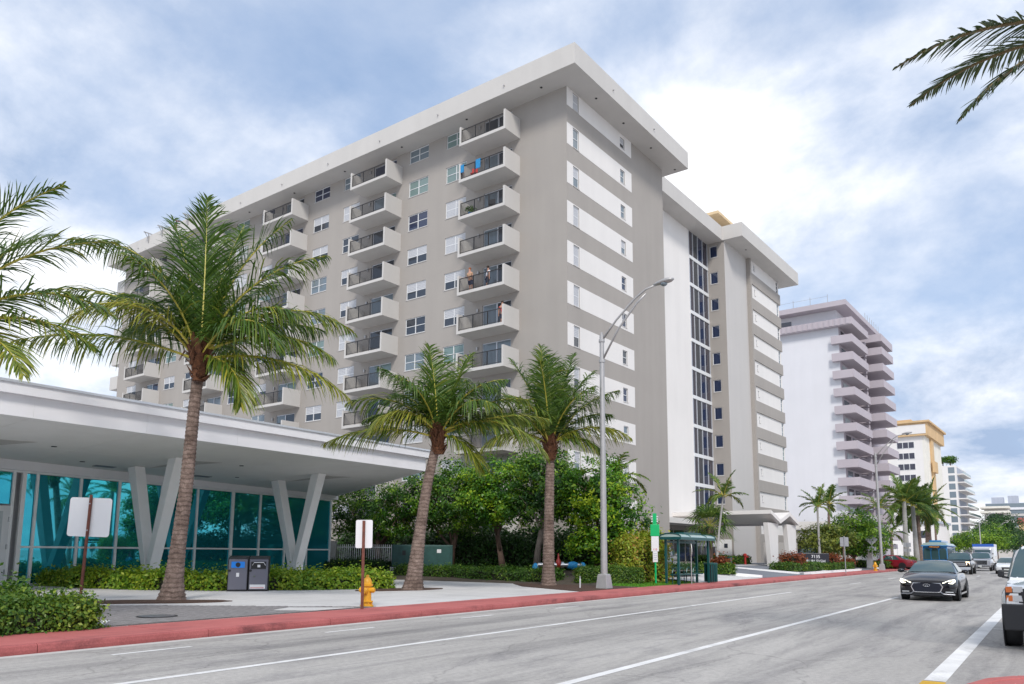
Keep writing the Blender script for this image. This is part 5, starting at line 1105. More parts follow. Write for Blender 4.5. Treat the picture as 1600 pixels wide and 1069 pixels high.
# street lamps (cobra heads on twin curved arms over the road)
def street_lamp(x, y, h, label, reach=2.55, z0=.15, rise=1.75):
    o = empty('street_lamp', (x, y, z0), 0, label, 'street lamp', 'street lamps along the left pavement')
    MB().loft([[(-a, -a, z), (a, -a, z), (a, a, z), (-a, a, z)] for a, z in ((.27, 0), (.26, .03), (.20, .56), (.17, .60))]).build('base', 'lamp_grey', o, bevel=.01)
    MB().tube([(0, 0, .55), (0, 0, h*.5), (0, 0, h)], [.145, .12, .095], 14).build('pole', 'lamp_grey', o, smooth='auto')
    for dz_, pts in (('a', [(0, 0, h-.25), (.7, 0, h+.55), (1.6, 0, h+1.35), (2.1, 0, h+rise-.1), (reach, 0, h+rise)]), ('b', [(0, 0, h-1.15), (.8, 0, h+.15), (1.7, 0, h+1.15), (2.1, 0, h+rise-.28)])):
        MB().tube(pts, .045, 8).build('arm', 'lamp_grey', o, smooth=True)
    for z in (h-.25, h-1.15): MB().lathe([(.13, -.06), (.13, .06)], 12, (0, 0, z)).build('clamp', 'lamp_grey', o)
    MB().beam((1.05, 0, h+.45), (1.05, 0, h+.85), .03, .03).build('brace', 'lamp_grey', o)
    hd = MB(); secs = []
    for t_, w_, a, b_ in ((0, .05, -.05, .05), (.15, .11, -.07, .09), (.45, .19, -.09, .13), (.75, .17, -.08, .11), (.9, .06, -.03, .04)):
        secs.append([(reach-.1+t_, w_*math.cos(k), h+rise+.02+t_*.10+((b_ if math.sin(k) > 0 else -a)*math.sin(k))) for k in [2*math.pi*j/10 for j in range(10)]])
    hd.loft(secs).build('lamp_head', 'lamp_grey', o, smooth=True); MB().ball((reach+.36, 0, h+rise-.01), .15, 10, 6, .75).build('lens', 'glass_grey', o, smooth=True)
    MB().lathe([(.05, 0), (.05, .12)], 8, (0, 0, h)).build('pole_cap', 'lamp_grey', o); return o
street_lamp(-15.39, 28.9, 10.75, 'tall grey street lamp with twin curved arms behind the red pavement')
street_lamp(-13.75, 82.0, 11.2, 'grey street lamp beyond the porch, second along the street')
street_lamp(-13.9, 208, 9.2, 'distant street lamp, left of the two by the dark trees'); street_lamp(-13.7, 262, 9.0, 'distant street lamp, right of the two by the dark trees')
MB_w = None
# bus shelter
sh = empty('bus_shelter', (-14.72, 36.35, .15), 0, 'dark green metal bus shelter with translucent arched roof', 'bus shelter')
for x, y in ((.28, -1.9), (.28, 1.9), (-.34, -1.9), (-.34, 1.9)): MB().box(x-.05, y-.05, 0, x+.05, y+.05, 2.1).build('post', 'bus_green', sh)
MB().box(-.55, -2.15, 2.1, .52, 2.3, 2.22).build('eave', 'bus_green', sh)
arc = [(.53*math.cos(R(a))-.015, 2.221+.16*math.sin(R(a))) for a in range(0, 181, 15)]
MB().add([(x, -2.13, z) for x, z in arc]+[(x, 2.28, z) for x, z in arc], [(i, i+1, 13+i+1, 13+i) for i in range(12)]+[tuple(range(13)), tuple(range(13, 26))]).build('roof', 'shelter_roof', sh)
for y in (-2.14, -1.0, 1.1, 2.29): MB().tube([(x, y, z+.01) for x, z in arc], .03, 6).build('roof_rib', 'bus_green', sh)
MB().box(-.2, -1.0, 2.37, .2, 1.2, 2.46).build('ridge_vent', 'bus_green', sh); MB().box(-.37, -1.8, 1.95, -.31, 1.8, 2.05).build('beam', 'bus_green', sh)
for y in (-1.25, -.4, .45, 1.3):
    MB().tube([(-.2, y-.28, 0), (-.2, y-.28, .55), (-.2, y-.2, .72), (-.2, y, .80), (-.2, y+.2, .72), (-.2, y+.28, .55), (-.2, y+.28, 0)], .022, 6).build('seat_hoop', 'bus_green', sh)
bn = MB().box(-.3, -1.55, .44, .1, 1.6, .49).build('bench', 'bus_green', sh)
pc = MB().box(-.58, -1.84, .3, -.57, 1.84, 1.95).build('glazing', 'glass_green', sh) if False else None
MB().tube([(.35, -.55, 0), (.35, -.55, 1.5)], .025, 6).build('sign_stand', 'lamp_grey', sh)
rs = MB().lathe([(.21, -.012), (.21, .012)], 20, (0, 0, 0), 'x').build('round_sign', 'sign_white', sh, loc=(.35, -.55, 1.62)); rs.rotation_euler = (0, 0, R(35)); rs.scale = (1, 1, 1.55)
MB().box(.014, -.05, -.13, .018, .05, .13).build('sign_bar', 'bus_green', rs)
tr_ = empty('litter_bin', (-14.5, 38.7, .15), 0, 'dark green slatted litter bin at the right end of the bus shelter', 'litter bin')
for i in range(18):
    a = 2*math.pi*i/18; sl = MB().box(-.03, -.012, .05, .03, .012, .92).build('slat', 'bus_green', tr_, loc=(.32*math.cos(a), .32*math.sin(a), 0), rotz=a+math.pi/2)
MB().lathe([(.29, .04), (.30, .88)], 16).build('liner', 'bin_black', tr_); MB().lathe([(.35, .9), (.36, .97), (.30, 1.0), (.29, .93)], 18).build('rim', 'bus_green', tr_)
# green bus stop totem
tt = empty('bus_stop_sign', (-15.4, 34.0, .15), R(22), 'bright green bus stop pole with green and white panels', 'sign')
MB().tube([(0, 0, 0), (0, 0, 3.2)], .045, 8).build('pole', 'totem_green', tt); MB().box(-.21, -.06, 2.25, .21, .03, 2.80).build('green_panel', 'totem_green', tt, bevel=.02)
MB().box(-.09, -.028, 2.801, .09, .028, 3.32).build('finial', 'totem_green', tt); [MB().box(-.16, -.02, z, .16, .02, z+.05).build('fin', 'sign_white', tt) for z in (2.92, 3.03, 3.14)]
wp = MB().box(-.17, -.058, 1.55, .17, .028, 2.245).build('route_panel', 'sign_white', tt)
text('route_number', '115', .13, 'letter_red', wp, (0, -.064, 1.63), (R(90), 0, 0)); MB().box(-.11, -.056, 1.05, .11, .026, 1.545).build('timetable', 'sign_white', tt)
for i in range(4): MB().box(-.08, -.062, 1.15+i*.09, .08, -.0565, 1.18+i*.09).build('timetable_line', 'far_grey', tt)
# utility box
ub = empty('utility_box', (-31.6, 36.0, .40), YAW+R(10), 'green metal utility transformer box on a concrete plinth under the trees', 'utility box')
MB().box(-1.9, -.9, -.4, 1.9, .9, .30).build('plinth', 'concrete', ub, bevel=.02); MB().box(-1.8, -.8, .30, 1.8, .8, 1.62).build('cabinet', 'utility_green', ub, bevel=.03)
for x in (-1.72, -.02): MB().box(x, -.83, .38, x+1.68, -.801, 1.54).build('door', 'utility_green', ub, bevel=.01)
MB().box(.85, -.84, 1.15, 1.1, -.831, 1.36).build('label_plate', 'sign_white', ub); MB().box(-1.2, -.84, 1.0, -1.0, -.831, 1.28).build('lock', 'bin_black', ub)
# pipework with blue covers
bf = empty('backflow_valve', (-20.4, 33.7, .25), R(40), 'pipe valve assembly with red top and blue tarpaulin covers by the palm', 'valve')
MB().tube([(-1.3, 0, 0), (-1.3, 0, .55), (-1.1, 0, .75), (1.1, 0, .75), (1.3, 0, .55), (1.3, 0, 0)], .11, 10).build('pipe', 'steel', bf, smooth=True)
for x in (-.35, .1): MB().lathe([(.16, -.06), (.16, .06)], 12, (x, 0, .75), 'x').build('flange', 'steel', bf)
MB().lathe([(.13, .62), (.15, .8), (.12, .95), (.05, 1.08), (.03, 1.3), (.015, 1.32)], 12, (-.1, 0, 0)).build('valve_body', 'valve_red', bf, smooth=True)
def lump(c, r, seed, n=12, m=9):
    g = random.Random(seed); mb = MB().ball((0, 0, 0), 1, n, m); mb.v = [(c[0]+v[0]*r[0]*g.uniform(.86, 1.12), c[1]+v[1]*r[1]*g.uniform(.86, 1.12), c[2]+v[2]*r[2]*g.uniform(.86, 1.12)) for v in mb.v]; return mb
lump((.62, 0, .72), (.34, .17, .19), 1, 18, 12).build('blue_cover', 'tarp_blue', bf, smooth=True); lump((1.12, 0, .58), (.22, .18, .30), 2, 18, 12).build('blue_cover', 'tarp_blue', bf, smooth=True); lump((-1.25, 0, .56), (.17, .16, .28), 3, 18, 12).build('blue_cover', 'tarp_blue', bf, smooth=True)
wpst = empty('marker_post', (-16.3, 28.5, .15), 0, 'short white marker stake left of the lamp base', 'post'); MB().box(-.025, -.012, 0, .025, .012, .5).build('stake', 'sign_white', wpst); MB().box(-.026, -.013, .40, .026, .013, .5).build('tip', 'lamp_grey', wpst)
# house sign, handrail, drive details
hs = empty('house_sign', (-17.4, 72.0, .75), R(30), 'black house sign with white lettering behind the drive hedge', 'sign')
MB().box(-1.15, -.07, -.1, 1.15, .07, .95).build('board', 'sign_black', hs, bevel=.03)
text('number', '7135', .38, 'letter_white', hs, (0, -.08, .65), (R(90), 0, 0)); text('name', 'BURLEIGH', .36, 'letter_white', hs, (0, -.08, .25), (R(90), 0, 0))
rl = empty('handrail', (-18.2, 69.0, .65), BANG-R(90), 'thin dark handrail between porch column and house sign', 'railing')
MB().tube([(0, -3.0, .95), (0, 2.2, .95)], .025, 6).build('top_rail', 'dark_rail', rl); MB().tube([(0, -3.0, .5), (0, 2.2, .5)], .018, 6).build('mid_rail', 'dark_rail', rl)
for i in range(6): MB().box(-.02, -3.0+i*1.04, 0, .02, -2.96+i*1.04, .95).build('baluster', 'dark_rail', rl)
for i, (pts, lbl) in enumerate((([(-15.0, 58.6), (-15.0, 79.0), (-15.25, 79.0), (-15.25, 58.9)], 'drive_kerb'), ([(-22.6, 57.0), (-15.3, 58.3), (-15.3, 58.6), (-22.6, 57.3)], 'drive_kerb'), ([(-22.0, 85.0), (-14.95, 88.3), (-14.95, 88.6), (-22.0, 85.3)], 'drive_kerb'), ([(-19.3, 46.3), (-15.0, 48.6), (-15.0, 48.85), (-19.3, 46.6)], 'drive_kerb'))):
    structure(MB().prism(pts, lambda x, y: drive_z(x, y)-.02, lambda x, y: drive_z(x, y)+.16), lbl, 'white_paint')
rb = empty('red_standpipe', (-22.0, 67.0, .65), 0, 'small red standpipe at the foot of the pale wall', 'standpipe'); MB().lathe([(.13, 0), (.13, .1), (.09, .12), (.09, .75), (.16, .78), (.16, .92), (.05, 1.0)], 12).build('pipe', 'valve_red', rb); MB().lathe([(.07, .08), (.07, .26)], 10, (0, 0, .7), 'x').build('outlet', 'valve_red', rb)
gb = empty('green_box', (-17.3, 48.7, .4), R(10), 'small dark green utility box beside the drive hedge', 'utility box'); MB().box(-.4, -.3, -.1, .4, .3, .95).build('cabinet', 'bus_green', gb, bevel=.02); MB().box(-.42, -.32, .95, .42, .32, 1.0).build('lid', 'bus_green', gb)
# far road signs seen from behind
def backsign(loc, h, parts, label, grp='grey sign backs near the drive'):
    o = empty('road_sign', loc, YAW-R(25), label, 'sign', grp); MB().tube([(0, 0, 0), (0, 0, h)], .035, 8).build('post', 'sign_back', o)
    for kind, z, w_, hh in parts:
        if kind == 'r': sign_plate(rrect(w_, hh, .04, z), 'sign_back', o, .05, .01)
        else: sign_plate([(0, z-hh/2), (w_/2, z), (0, z+hh/2), (-w_/2, z)], 'sign_back', o, .05, .01); MB().box(-w_*.42, .03, z-.02, w_*.42, .044, z+.02).build('brace', 'steel', o)
    return o
backsign((-13.6, 65.5, .15), 2.9, [('r', 2.45, .62, .72)], 'square grey sign back on a thin post at the drive')
backsign((-14.9, 84.0, .15), 3.5, [('d', 2.95, 1.15, 1.15), ('r', 2.05, .8, .4)], 'diamond-shaped grey sign back with a small plate below')
backsign((-13.9, 99.5, .15), 2.9, [('r', 2.6, .75, .5), ('r', 2.0, .75, .35)], 'small double sign back before the royal palms')
wpn = empty('entrance_sign', (-15.6, 86.5, .3), 0, 'upright narrow white panel in the hedge near the diamond sign', 'sign'); MB().box(-.3, -.06, 0, .3, .06, 1.9).build('panel', 'white_paint', wpn); MB().box(-.34, -.1, -.15, .34, .1, 0).build('foot', 'concrete', wpn)
# ------------------------------------------------------------------ vehicles: front towards -y, x across, wheels on z=0
def wheel(parent, x, y, r, w, side, rim='steel'):
    t_ = MB().lathe([(r*.62, -w/2), (r*.93, -w/2), (r, -w*.36), (r, w*.36), (r*.93, w/2), (r*.62, w/2)], 24, (0, 0, 0), 'x').build('wheel', 'black_rubber', parent, smooth='auto', loc=(x, y, r))
    MB().lathe([(r*.60, -.02), (r*.63, .02), (r*.60, .04), (r*.5, .0), (.02, -.01)], 20, (side*w*.40, 0, 0), 'x').build('rim', 'car_trim', t_, smooth='auto')
    for k in range(5):
        a = 2*math.pi*k/5+.3; MB().beam((side*w*.47, 0, 0), (side*w*.47, r*.6*math.cos(a), r*.6*math.sin(a)), r*.16, .03, (1, 0, 0)).build('spoke', rim, t_)
    return t_
def lower_body(sts):
    """stations (y, half width, z bottom, z shoulder, crown)"""
    secs = []
    for y, w, zb, zs, cr in sts:
        zm = zb+(zs-zb)*.55
        half = [(w*.78, zb), (w*.96, zb+.10*(zs-zb)/.5), (w, zm), (w*.985, zs-.10*(zs-zb)/.5), (w*.92, zs-.015), (w*.62, zs+cr*.75), (w*.25, zs+cr)]
        secs.append([(x, y, z) for x, z in half]+[(-x, y, z) for x, z in reversed(half)])
    return MB().loft(secs)
def lerp(a, b_, t_): return a+(b_-a)*t_
def cabin(parent, paint, y0, y1, y2, y3, wb, zb0, zb1, wt, zt, rear_glass=True, windows=1, glass='car_glass'):
    """glasshouse: pillars+roof shell in body colour, panes laid over it"""
    secs = []
    def sec(y, w0, z0, w1, z1): return [(w0, y, z0), (lerp(w0, w1, .55), y, lerp(z0, z1, .6)), (w1+.01, y, z1-.05*(z1-z0)/.4), (w1-.10, y, z1), (0, y, z1+.02), (-w1+.10, y, z1), (-w1-.01, y, z1-.05*(z1-z0)/.4), (-lerp(w0, w1, .55), y, lerp(z0, z1, .6)), (-w0, y, z0)]
    secs = [sec(y0, wb, zb0-.03, wb-.06, zb0+.01), sec(lerp(y0, y1, .5), wb, zb0-.03, lerp(wb, wt, .5)-.04, lerp(zb0, zt, .49)), sec(y1, wb, zb0-.03, wt, zt-.015), sec(lerp(y1, y2, .5), wb, lerp(zb0, zb1, .5)-.03, wt, zt+.015), sec(y2, wb, zb1-.03, wt-.01, zt-.02), sec(y3, wb-.04, zb1-.03, wb-.10, zb1+.01)]
    shell = MB().loft(secs, closed=True).build('cabin', paint, parent, smooth='auto')
    # windscreen
    def pane(name, q, off): 
        n = (Vector(q[1])-Vector(q[0])).cross(Vector(q[3])-Vector(q[0])).normalized()*off
        return MB().add([Vector(p)+n for p in q]+[Vector(p) for p in q], [(0, 1, 2, 3), (0, 4, 5, 1), (1, 5, 6, 2), (2, 6, 7, 3), (3, 7, 4, 0)]).build(name, glass, parent)
    ws = []
    for t_ in (.04, .52, .965):
        yy = lerp(y0, y1, t_); zz = lerp(zb0+.01, zt-.015, t_)+(.035 if t_ == .52 else .0)*((zt-zb0)/.4)+.030; w_ = lerp(wb-.05, wt-.07, t_); ws.append([(x*w_, yy+abs(x)**2*.05-.018, zz-abs(x)**3*.015) for x in (-1, -.6, 0, .6, 1)])
    MB().loft(ws, cap=False, closed=False).build('windscreen', glass, parent, smooth=True)
    if rear_glass:
        ws = []
        for t_ in (.06, .94):
            yy = lerp(y3, y2, t_); zz = lerp(zb1+.01, zt-.02, t_)+.016; w_ = lerp(wb-.14, wt-.12, t_); ws.append([(x*w_, yy+.012, zz) for x in (-1, 0, 1)])
        MB().loft(ws, cap=False, closed=False).build('rear_window', glass, parent)
    for s in (-1, 1):
        a, b_ = y0+(y1-y0)*.55, y3-(y3-y2)*.55; n = windows; ya = [lerp(a+.18, b_-.05, i/n) for i in range(n+1)]; yt = [lerp(y1+.12, y2-.08, i/n) for i in range(n+1)]
        for i in range(n):
            zlo = lerp(zb0, zb1, .5)+.03; zhi = zt-.075; fl = lambda z: lerp(wb, wt, (z-zb0)/(zt-zb0))+.022
            q = [(s*fl(zlo), ya[i]+.02, zlo), (s*fl(zlo), ya[i+1]-.03, zlo), (s*fl(zhi), yt[i+1]-.03, zhi), (s*fl(zhi), yt[i]+.02, zhi)]
            MB().add(q+[(p[0]-s*.04, p[1], p[2]) for p in q], [(0, 1, 2, 3), (0, 1, 5, 4), (1, 2, 6, 5), (2, 3, 7, 6), (3, 0, 4, 7)]).build('side_window', glass, parent)
    return shell
def arch(parent, x, y, r, s):
    MB().lathe([(r*1.13, 0), (r*1.13, .02)], 22, (x if s > 0 else -x-.02, y, r*1.02), 'x').build('wheel_well_disc', 'car_trim', parent)  # dark disc on the body side, painted in for the shaded wheel well
def mirrors(parent, y, w, z, paint, sz=1.0):
    for s in (-1, 1):
        if sz > 1.05:
            MB().box(s*(w+.01), y-.04, z-.04, s*(w+.12), y+.05, z+.10).build('mirror', paint, parent, bevel=.03); MB().beam((s*(w-.06), y+.02, z-.05), (s*(w+.05), y, z-.03), .05, .04).build('mirror_arm', 'car_trim', parent); continue
        MB().ball((s*(w+.16), y, z), .12*sz, 10, 6, .62).build('mirror', paint, parent, smooth=True); MB().beam((s*(w-.04), y+.02, z-.05), (s*(w+.1), y, z-.03), .05, .04).build('mirror_arm', 'car_trim', parent)
def face(parent, poly, y, th, name, m, curve=0.0, bevel=0):
    """front-facing plate: polygon (x,z), standing proud of the nose; curve bends its ends back"""
    n = len(poly); f = [(x, y+curve*x*x, z) for x, z in poly]; b_ = [(x, y+th+curve*x*x, z) for x, z in poly]
    return MB().add(f+b_, [tuple(range(n)), tuple(range(2*n-1, n-1, -1))]+[(i, n+i, n+(i+1) % n, (i+1) % n) for i in range(n)]).build(name, m, parent, bevel=bevel)
# --- black coupe in the right lane
cp_ = empty('black_coupe', (-3.82, 31.2, 0), 0, 'black coupe with lit headlights driving toward the camera', 'car')
lower_body([(-.02, .42, .30, .62, .01), (.03, .70, .20, .70, .02), (.22, .86, .17, .76, .04), (.55, .915, .17, .83, .07), (1.0, .925, .17, .90, .08), (1.55, .925, .17, .955, .06), (2.4, .92, .17, .975, .02), (3.3, .925, .17, .99, .02), (4.0, .91, .2, 1.0, .02), (4.45, .84, .24, .98, .01), (4.66, .70, .35, .92, .0)]).build('body', 'car_black', cp_, smooth='auto')
cabin(cp_, 'car_black', 1.42, 2.22, 3.15, 4.15, .83, .955, .99, .58, 1.385)
for s in (-1, 1):
    for y in (.92, 3.76): arch(cp_, .905, y, .345, s); wheel(cp_, s*.82, y, .345, .24, s, 'steel')
mirrors(cp_, 1.75, .90, 1.02, 'car_black')
hexg = [(-.40, .34), (-.33, .325), (.33, .325), (.40, .34), (.475, .50), (.41, .615), (.0, .64), (-.41, .615), (-.475, .50)]
fr_ = face(cp_, [(x*1.07, .485+(z-.485)*1.12) for x, z in hexg], -.065, .09, 'grille_frame', 'chrome', .12); face(fr_, hexg, -.075, .02, 'grille', 'grille_mesh', .12)
for i in range(2):   # emblem: an open oval loop split by two strokes meeting in the middle
    pass
em = [(.105*math.cos(R(a)), .555+.045*math.sin(R(a))) for a in range(0, 361, 20)]
MB().tube([(x, -.088, z) for x, z in em], .010, 5).tube([(-.04, -.088, .512), (0, -.088, .575), (.04, -.088, .512)], .010, 5).build('emblem', 'chrome', fr_)
for s in (-1, 1):
    hl = MB().add([(s*x, y, z) for x, y, z in ((.46, -.005, .60), (.80, .09, .60), (.885, .24, .70), (.86, .30, .775), (.70, .13, .745), (.50, .0, .65))]+[(s*x*.93, y+.14, z) for x, y, z in ((.46, -.005, .60), (.80, .09, .60), (.885, .24, .70), (.86, .30, .775), (.70, .13, .745), (.50, .0, .65))], [(0, 1, 2, 3, 4, 5)]+[(i, (i+1) % 6, 6+(i+1) % 6, 6+i) for i in range(6)]).build('headlight', 'head_lens', cp_)
    MB().tube([(s*.50, -.018, .632), (s*.70, .085, .715), (s*.845, .235, .745), (s*.865, .20, .69), (s*.80, .09, .635), (s*.66, .04, .63)], .016, 5).build('led_strip', 'head_led', hl)
    hf = MB().add([(s*x, y, z) for x, y, z in ((.46, -.005, .33), (.86, .13, .30), (.88, .18, .43), (.70, .04, .45), (.52, -.005, .40))]+[(s*x*.95, y+.12, z) for x, y, z in ((.46, -.005, .33), (.86, .13, .30), (.88, .18, .43), (.70, .04, .45), (.52, -.005, .40))], [(0, 1, 2, 3, 4)]+[(i, (i+1) % 5, 5+(i+1) % 5, 5+i) for i in range(5)]).build('bumper_vent', 'car_trim', cp_)
    MB().tube([(s*.57, -.01, .325), (s*.80, .095, .32)], .018, 6).build('fog_light', 'head_lens', hf); MB().tube([(s*.42, -.04, .33), (s*.50, -.02, .255), (s*.84, .10, .235)], .022, 6).build('bumper_trim', 'car_grey', hf)
    MB().beam((s*.925, 1.2, .24), (s*.925, 3.3, .24), .03, .06).build('sill_trim', 'chrome', cp_); MB().beam((s*.928, 2.2, .80), (s*.928, 2.4, .80), .02, .03).build('door_handle', 'chrome', cp_)
face(cp_, [(-.5, .19), (.5, .19), (.42, .30), (-.42, .30)], -.035, .05, 'lower_intake', 'car_trim', .12)
MB().box(-.06, 1.9, 1.19, .06, 1.94, 1.25).build('interior_mirror', 'car_trim', cp_)
# --- pickups
def pickup(name, loc, paint, label, L=5.7, W=.98, Hh=1.12, Ht=1.84, grille='car_trim', headl='head_lens', amber=False, rz=0, badge=False):
    o = empty(name, loc, rz, label, 'pickup truck')
    lower_body([(0, W*.90, .45, Hh-.10, .0), (.12, W*.97, .42, Hh-.04, .02), (.5, W, .40, Hh, .05), (1.5, W, .40, Hh+.06, .05), (2.3, W, .40, Hh+.08, .0), (3.9, W, .40, Hh+.06, .0), (L-.1, W, .42, Hh+.06, .0), (L, W*.97, .50, Hh+.04, .0)]).build('body', paint, o, smooth='auto')
    cabin(o, paint, 1.45, 2.05, 3.35, 3.75, W*.94, Hh+.07, Hh+.07, W*.76, Ht, windows=2)
    MB().box(-W*.86, 3.9, Hh+.062, W*.86, L-.15, Hh+.075).build('bed', 'car_trim', o)
    for s in (-1, 1):
        for y in (.95, L-1.25): arch(o, W-.012, y, .40, s); wheel(o, s*(W-.13), y, .40, .27, s)
    mirrors(o, 1.75, W-.03, Hh+.16, 'car_trim', 1.1)
    gr_ = face(o, [(-.62, .66), (.62, .66), (.66, Hh-.08), (-.66, Hh-.08)], -.03, .05, 'grille', grille, .03)
    for i in range(3): z = .74+i*(Hh-.84)/3; face(gr_, [(-.60, z), (.60, z), (.60, z+.035), (-.60, z+.035)], -.045, .014, 'grille_bar', 'chrome' if grille == 'car_trim' else paint, .03)
    face(o, [(-W*.95, .34 if amber else .40), (W*.95, .34 if amber else .40), (W*.97, .78 if amber else .62), (-W*.97, .78 if amber else .62)], -.10, .12, 'bumper', 'chrome' if not amber else 'car_trim', .03, .02)
    face(o, [(-.15, .44), (.15, .44), (.15, .58), (-.15, .58)], -.115, .012, 'licence_plate', 'plate', .03)
    for s in (-1, 1):
        hl = face(o, [(s*.62, .80), (s*W*.91, .80), (s*W*.91, Hh-.03), (s*.60, Hh-.03)], -.025, .10, 'headlight', headl if not amber else 'car_trim', .05)
        if amber:
            for z in (.825, .975):
                face(hl, [(s*W*.80, z), (s*W*.895, z), (s*W*.895, z+.095), (s*W*.80, z+.10)], -.036, .012, 'turn_signal', 'amber', .05); face(hl, [(s*.63, z), (s*W*.79, z), (s*W*.79, z+.10), (s*.63, z+.10)], -.036, .012, 'lens', 'head_lens', .05)
    return o
pickup('parked_pickup', (.12, 16.05, 0), 'car_white', 'white pickup parked at the right edge with amber turn signals', Hh=1.07, Ht=1.78, W=.98, amber=True)
pickup('black_pickup', (-6.9, 76.2, 0), 'car_black', 'black pickup with one glowing headlight behind the black coupe', Hh=1.10, Ht=1.82, headl='head_on')
pickup('silver_pickup', (-6.55, 95, 0), 'car_silver', 'silver pickup with wide dark grille behind the black pickup', Hh=1.18, Ht=1.9, W=1.02)
# --- small saloon cars
def saloon(name, loc, paint, label, rz=0, L=4.6, W=.91, front='car_trim', Ht=1.42, on=False, grp=None):
    o = empty(name, loc, rz, label, 'car', grp)
    lower_body([(0, .62, .32, .64, .0), (.1, .80, .22, .70, .02), (.5, W, .19, .80, .05), (1.3, W, .18, .90, .05), (2.4, W, .18, .93, .01), (3.6, W, .18, .95, .01), (4.3, W*.95, .22, .97, .01), (L, W*.80, .36, .90, .0)]).build('body', paint, o, smooth='auto')
    cabin(o, paint, 1.2, 1.95, 3.1, 3.95, W*.92, .92, .95, W*.68, Ht, windows=2)
    for s in (-1, 1):
        for y in (.85, L-.9): arch(o, W-.012, y, .32, s); wheel(o, s*(W-.11), y, .32, .21, s)
        MB().add([(s*x, y, z) for x, y, z in ((.45, .035, .58), (.80, .12, .60), (.82, .22, .69), (.5, .07, .67))]+[(s*x*.95, y+.1, z) for x, y, z in ((.45, .035, .58), (.80, .12, .60), (.82, .22, .69), (.5, .07, .67))], [(0, 1, 2, 3)]+[(i, (i+1) % 4, 4+(i+1) % 4, 4+i) for i in range(4)]).build('headlight', 'head_lens' if not on else 'head_on', o)
        face(o, [(s*.5, .66), (s*.82, .66), (s*.80, .80), (s*.5, .78)], L-.02, .06, 'tail_light', 'tail_red', -.1)
    mirrors(o, 1.5, W-.03, .98, paint); face(o, [(-.36, .30), (.36, .30), (.42, .60), (-.42, .60)], -.03, .06, 'grille', front, .12); face(o, [(-.25, .36), (.25, .36), (.25, .47), (-.25, .47)], -.045, .012, 'licence_plate', 'plate', .12)
    face(o, [(-.7, .20), (.7, .20), (.66, .28), (-.66, .28)], -.01, .08, 'lower_intake', 'car_trim', .12); return o
saloon('white_saloon', (-3.55, 80.5, 0), 'car_white', 'white saloon with dark grille, rightmost of the oncoming cars', front='car_trim')
saloon('red_car', (-16.6, 91.2, .15), 'car_red', 'dark red car nosing out behind the second street lamp', R(-100))
cg = 'cars standing on the drive'
saloon('grey_car', (-20.8, 46.0, .55), 'car_grey', 'grey car on the drive seen through the bus shelter', R(15), grp=cg)
saloon('blue_car', (-20.8, 80.5, .7), 'car_blue2', 'blue car under the porch between the columns', R(-8), Ht=1.6, grp=cg)
saloon('pale_car', (-22.5, 90.0, .6), 'car_silver', 'pale silver car glimpsed behind the dense tree', R(70), grp=cg)
saloon('white_far_car', (-2.6, 118, 0), 'car_white', 'small white car far back, half hidden behind the white saloon')
saloon('east_car', (1.6, 33, 0), 'car_silver', 'silver parked car on the near side, mirrored in the glass') if False else None
# --- blue trolley bus
tb_ = empty('trolley_bus', (-10.9, 97, 0), 0, 'blue trolley-style bus with arched windows and pale roof', 'bus')
MB().box(-1.2, .35, .35, 1.2, 8.6, 2.55).build('body', 'car_blue', tb_, bevel=.06); MB().box(-1.32, .1, 2.55, 1.32, 8.8, 2.68).build('eave', 'car_blue', tb_, bevel=.03)
MB().loft([[(x*w_, y, z) for x, z in ((1.3, 2.681), (1.1, 2.9), (.5, 3.02), (-.5, 3.02), (-1.1, 2.9), (-1.3, 2.681))] for y, w_ in ((.15, .98), (.6, 1), (8.2, 1), (8.7, .97))]).build('roof', 'shelter_roof', tb_); MB().box(-.6, 1.2, 3.021, .6, 7.8, 3.25).build('clerestory', 'car_blue', tb_, bevel=.03)
def arched(cx, w_, z0, z1, n=8): return [(cx-w_/2, z0), (cx+w_/2, z0)]+[(cx+w_/2*math.cos(math.pi*k/n), z1-w_/2+w_/2*math.sin(math.pi*k/n)) for k in range(n+1)]
for cx in (-.78, 0, .78): face(tb_, arched(cx, .70, 1.15, 2.36), .31, .05, 'front_window', 'car_glass')
for s in (-1, 1):
    for i in range(6):
        pl_ = arched(1.2+i*1.22, .95, 1.2, 2.36); MB().extr(pl_, s*1.185, s*1.225, 'x').build('side_window', 'car_glass', tb_)
    for y in (1.6, 7.0): wheel(tb_, s*1.03, y, .45, .3, s)
    MB().lathe([(.12, .30), (.12, .36)], 12, (s*.9, 0, .82), 'y').build('headlight', 'head_lens', tb_)
hsn = face(tb_, [(-.6, 2.38), (.6, 2.38), (.6, 2.62), (-.6, 2.62)], .05, .06, 'destination_sign', 'sign_black'); text('destination_text', 'TROLLEY', .24, 'letter_orange', hsn, (0, .045, 2.5), (R(90), 0, 0))
MB().box(-1.25, .12, .38, 1.25, .349, .62).build('bumper', 'car_trim', tb_)
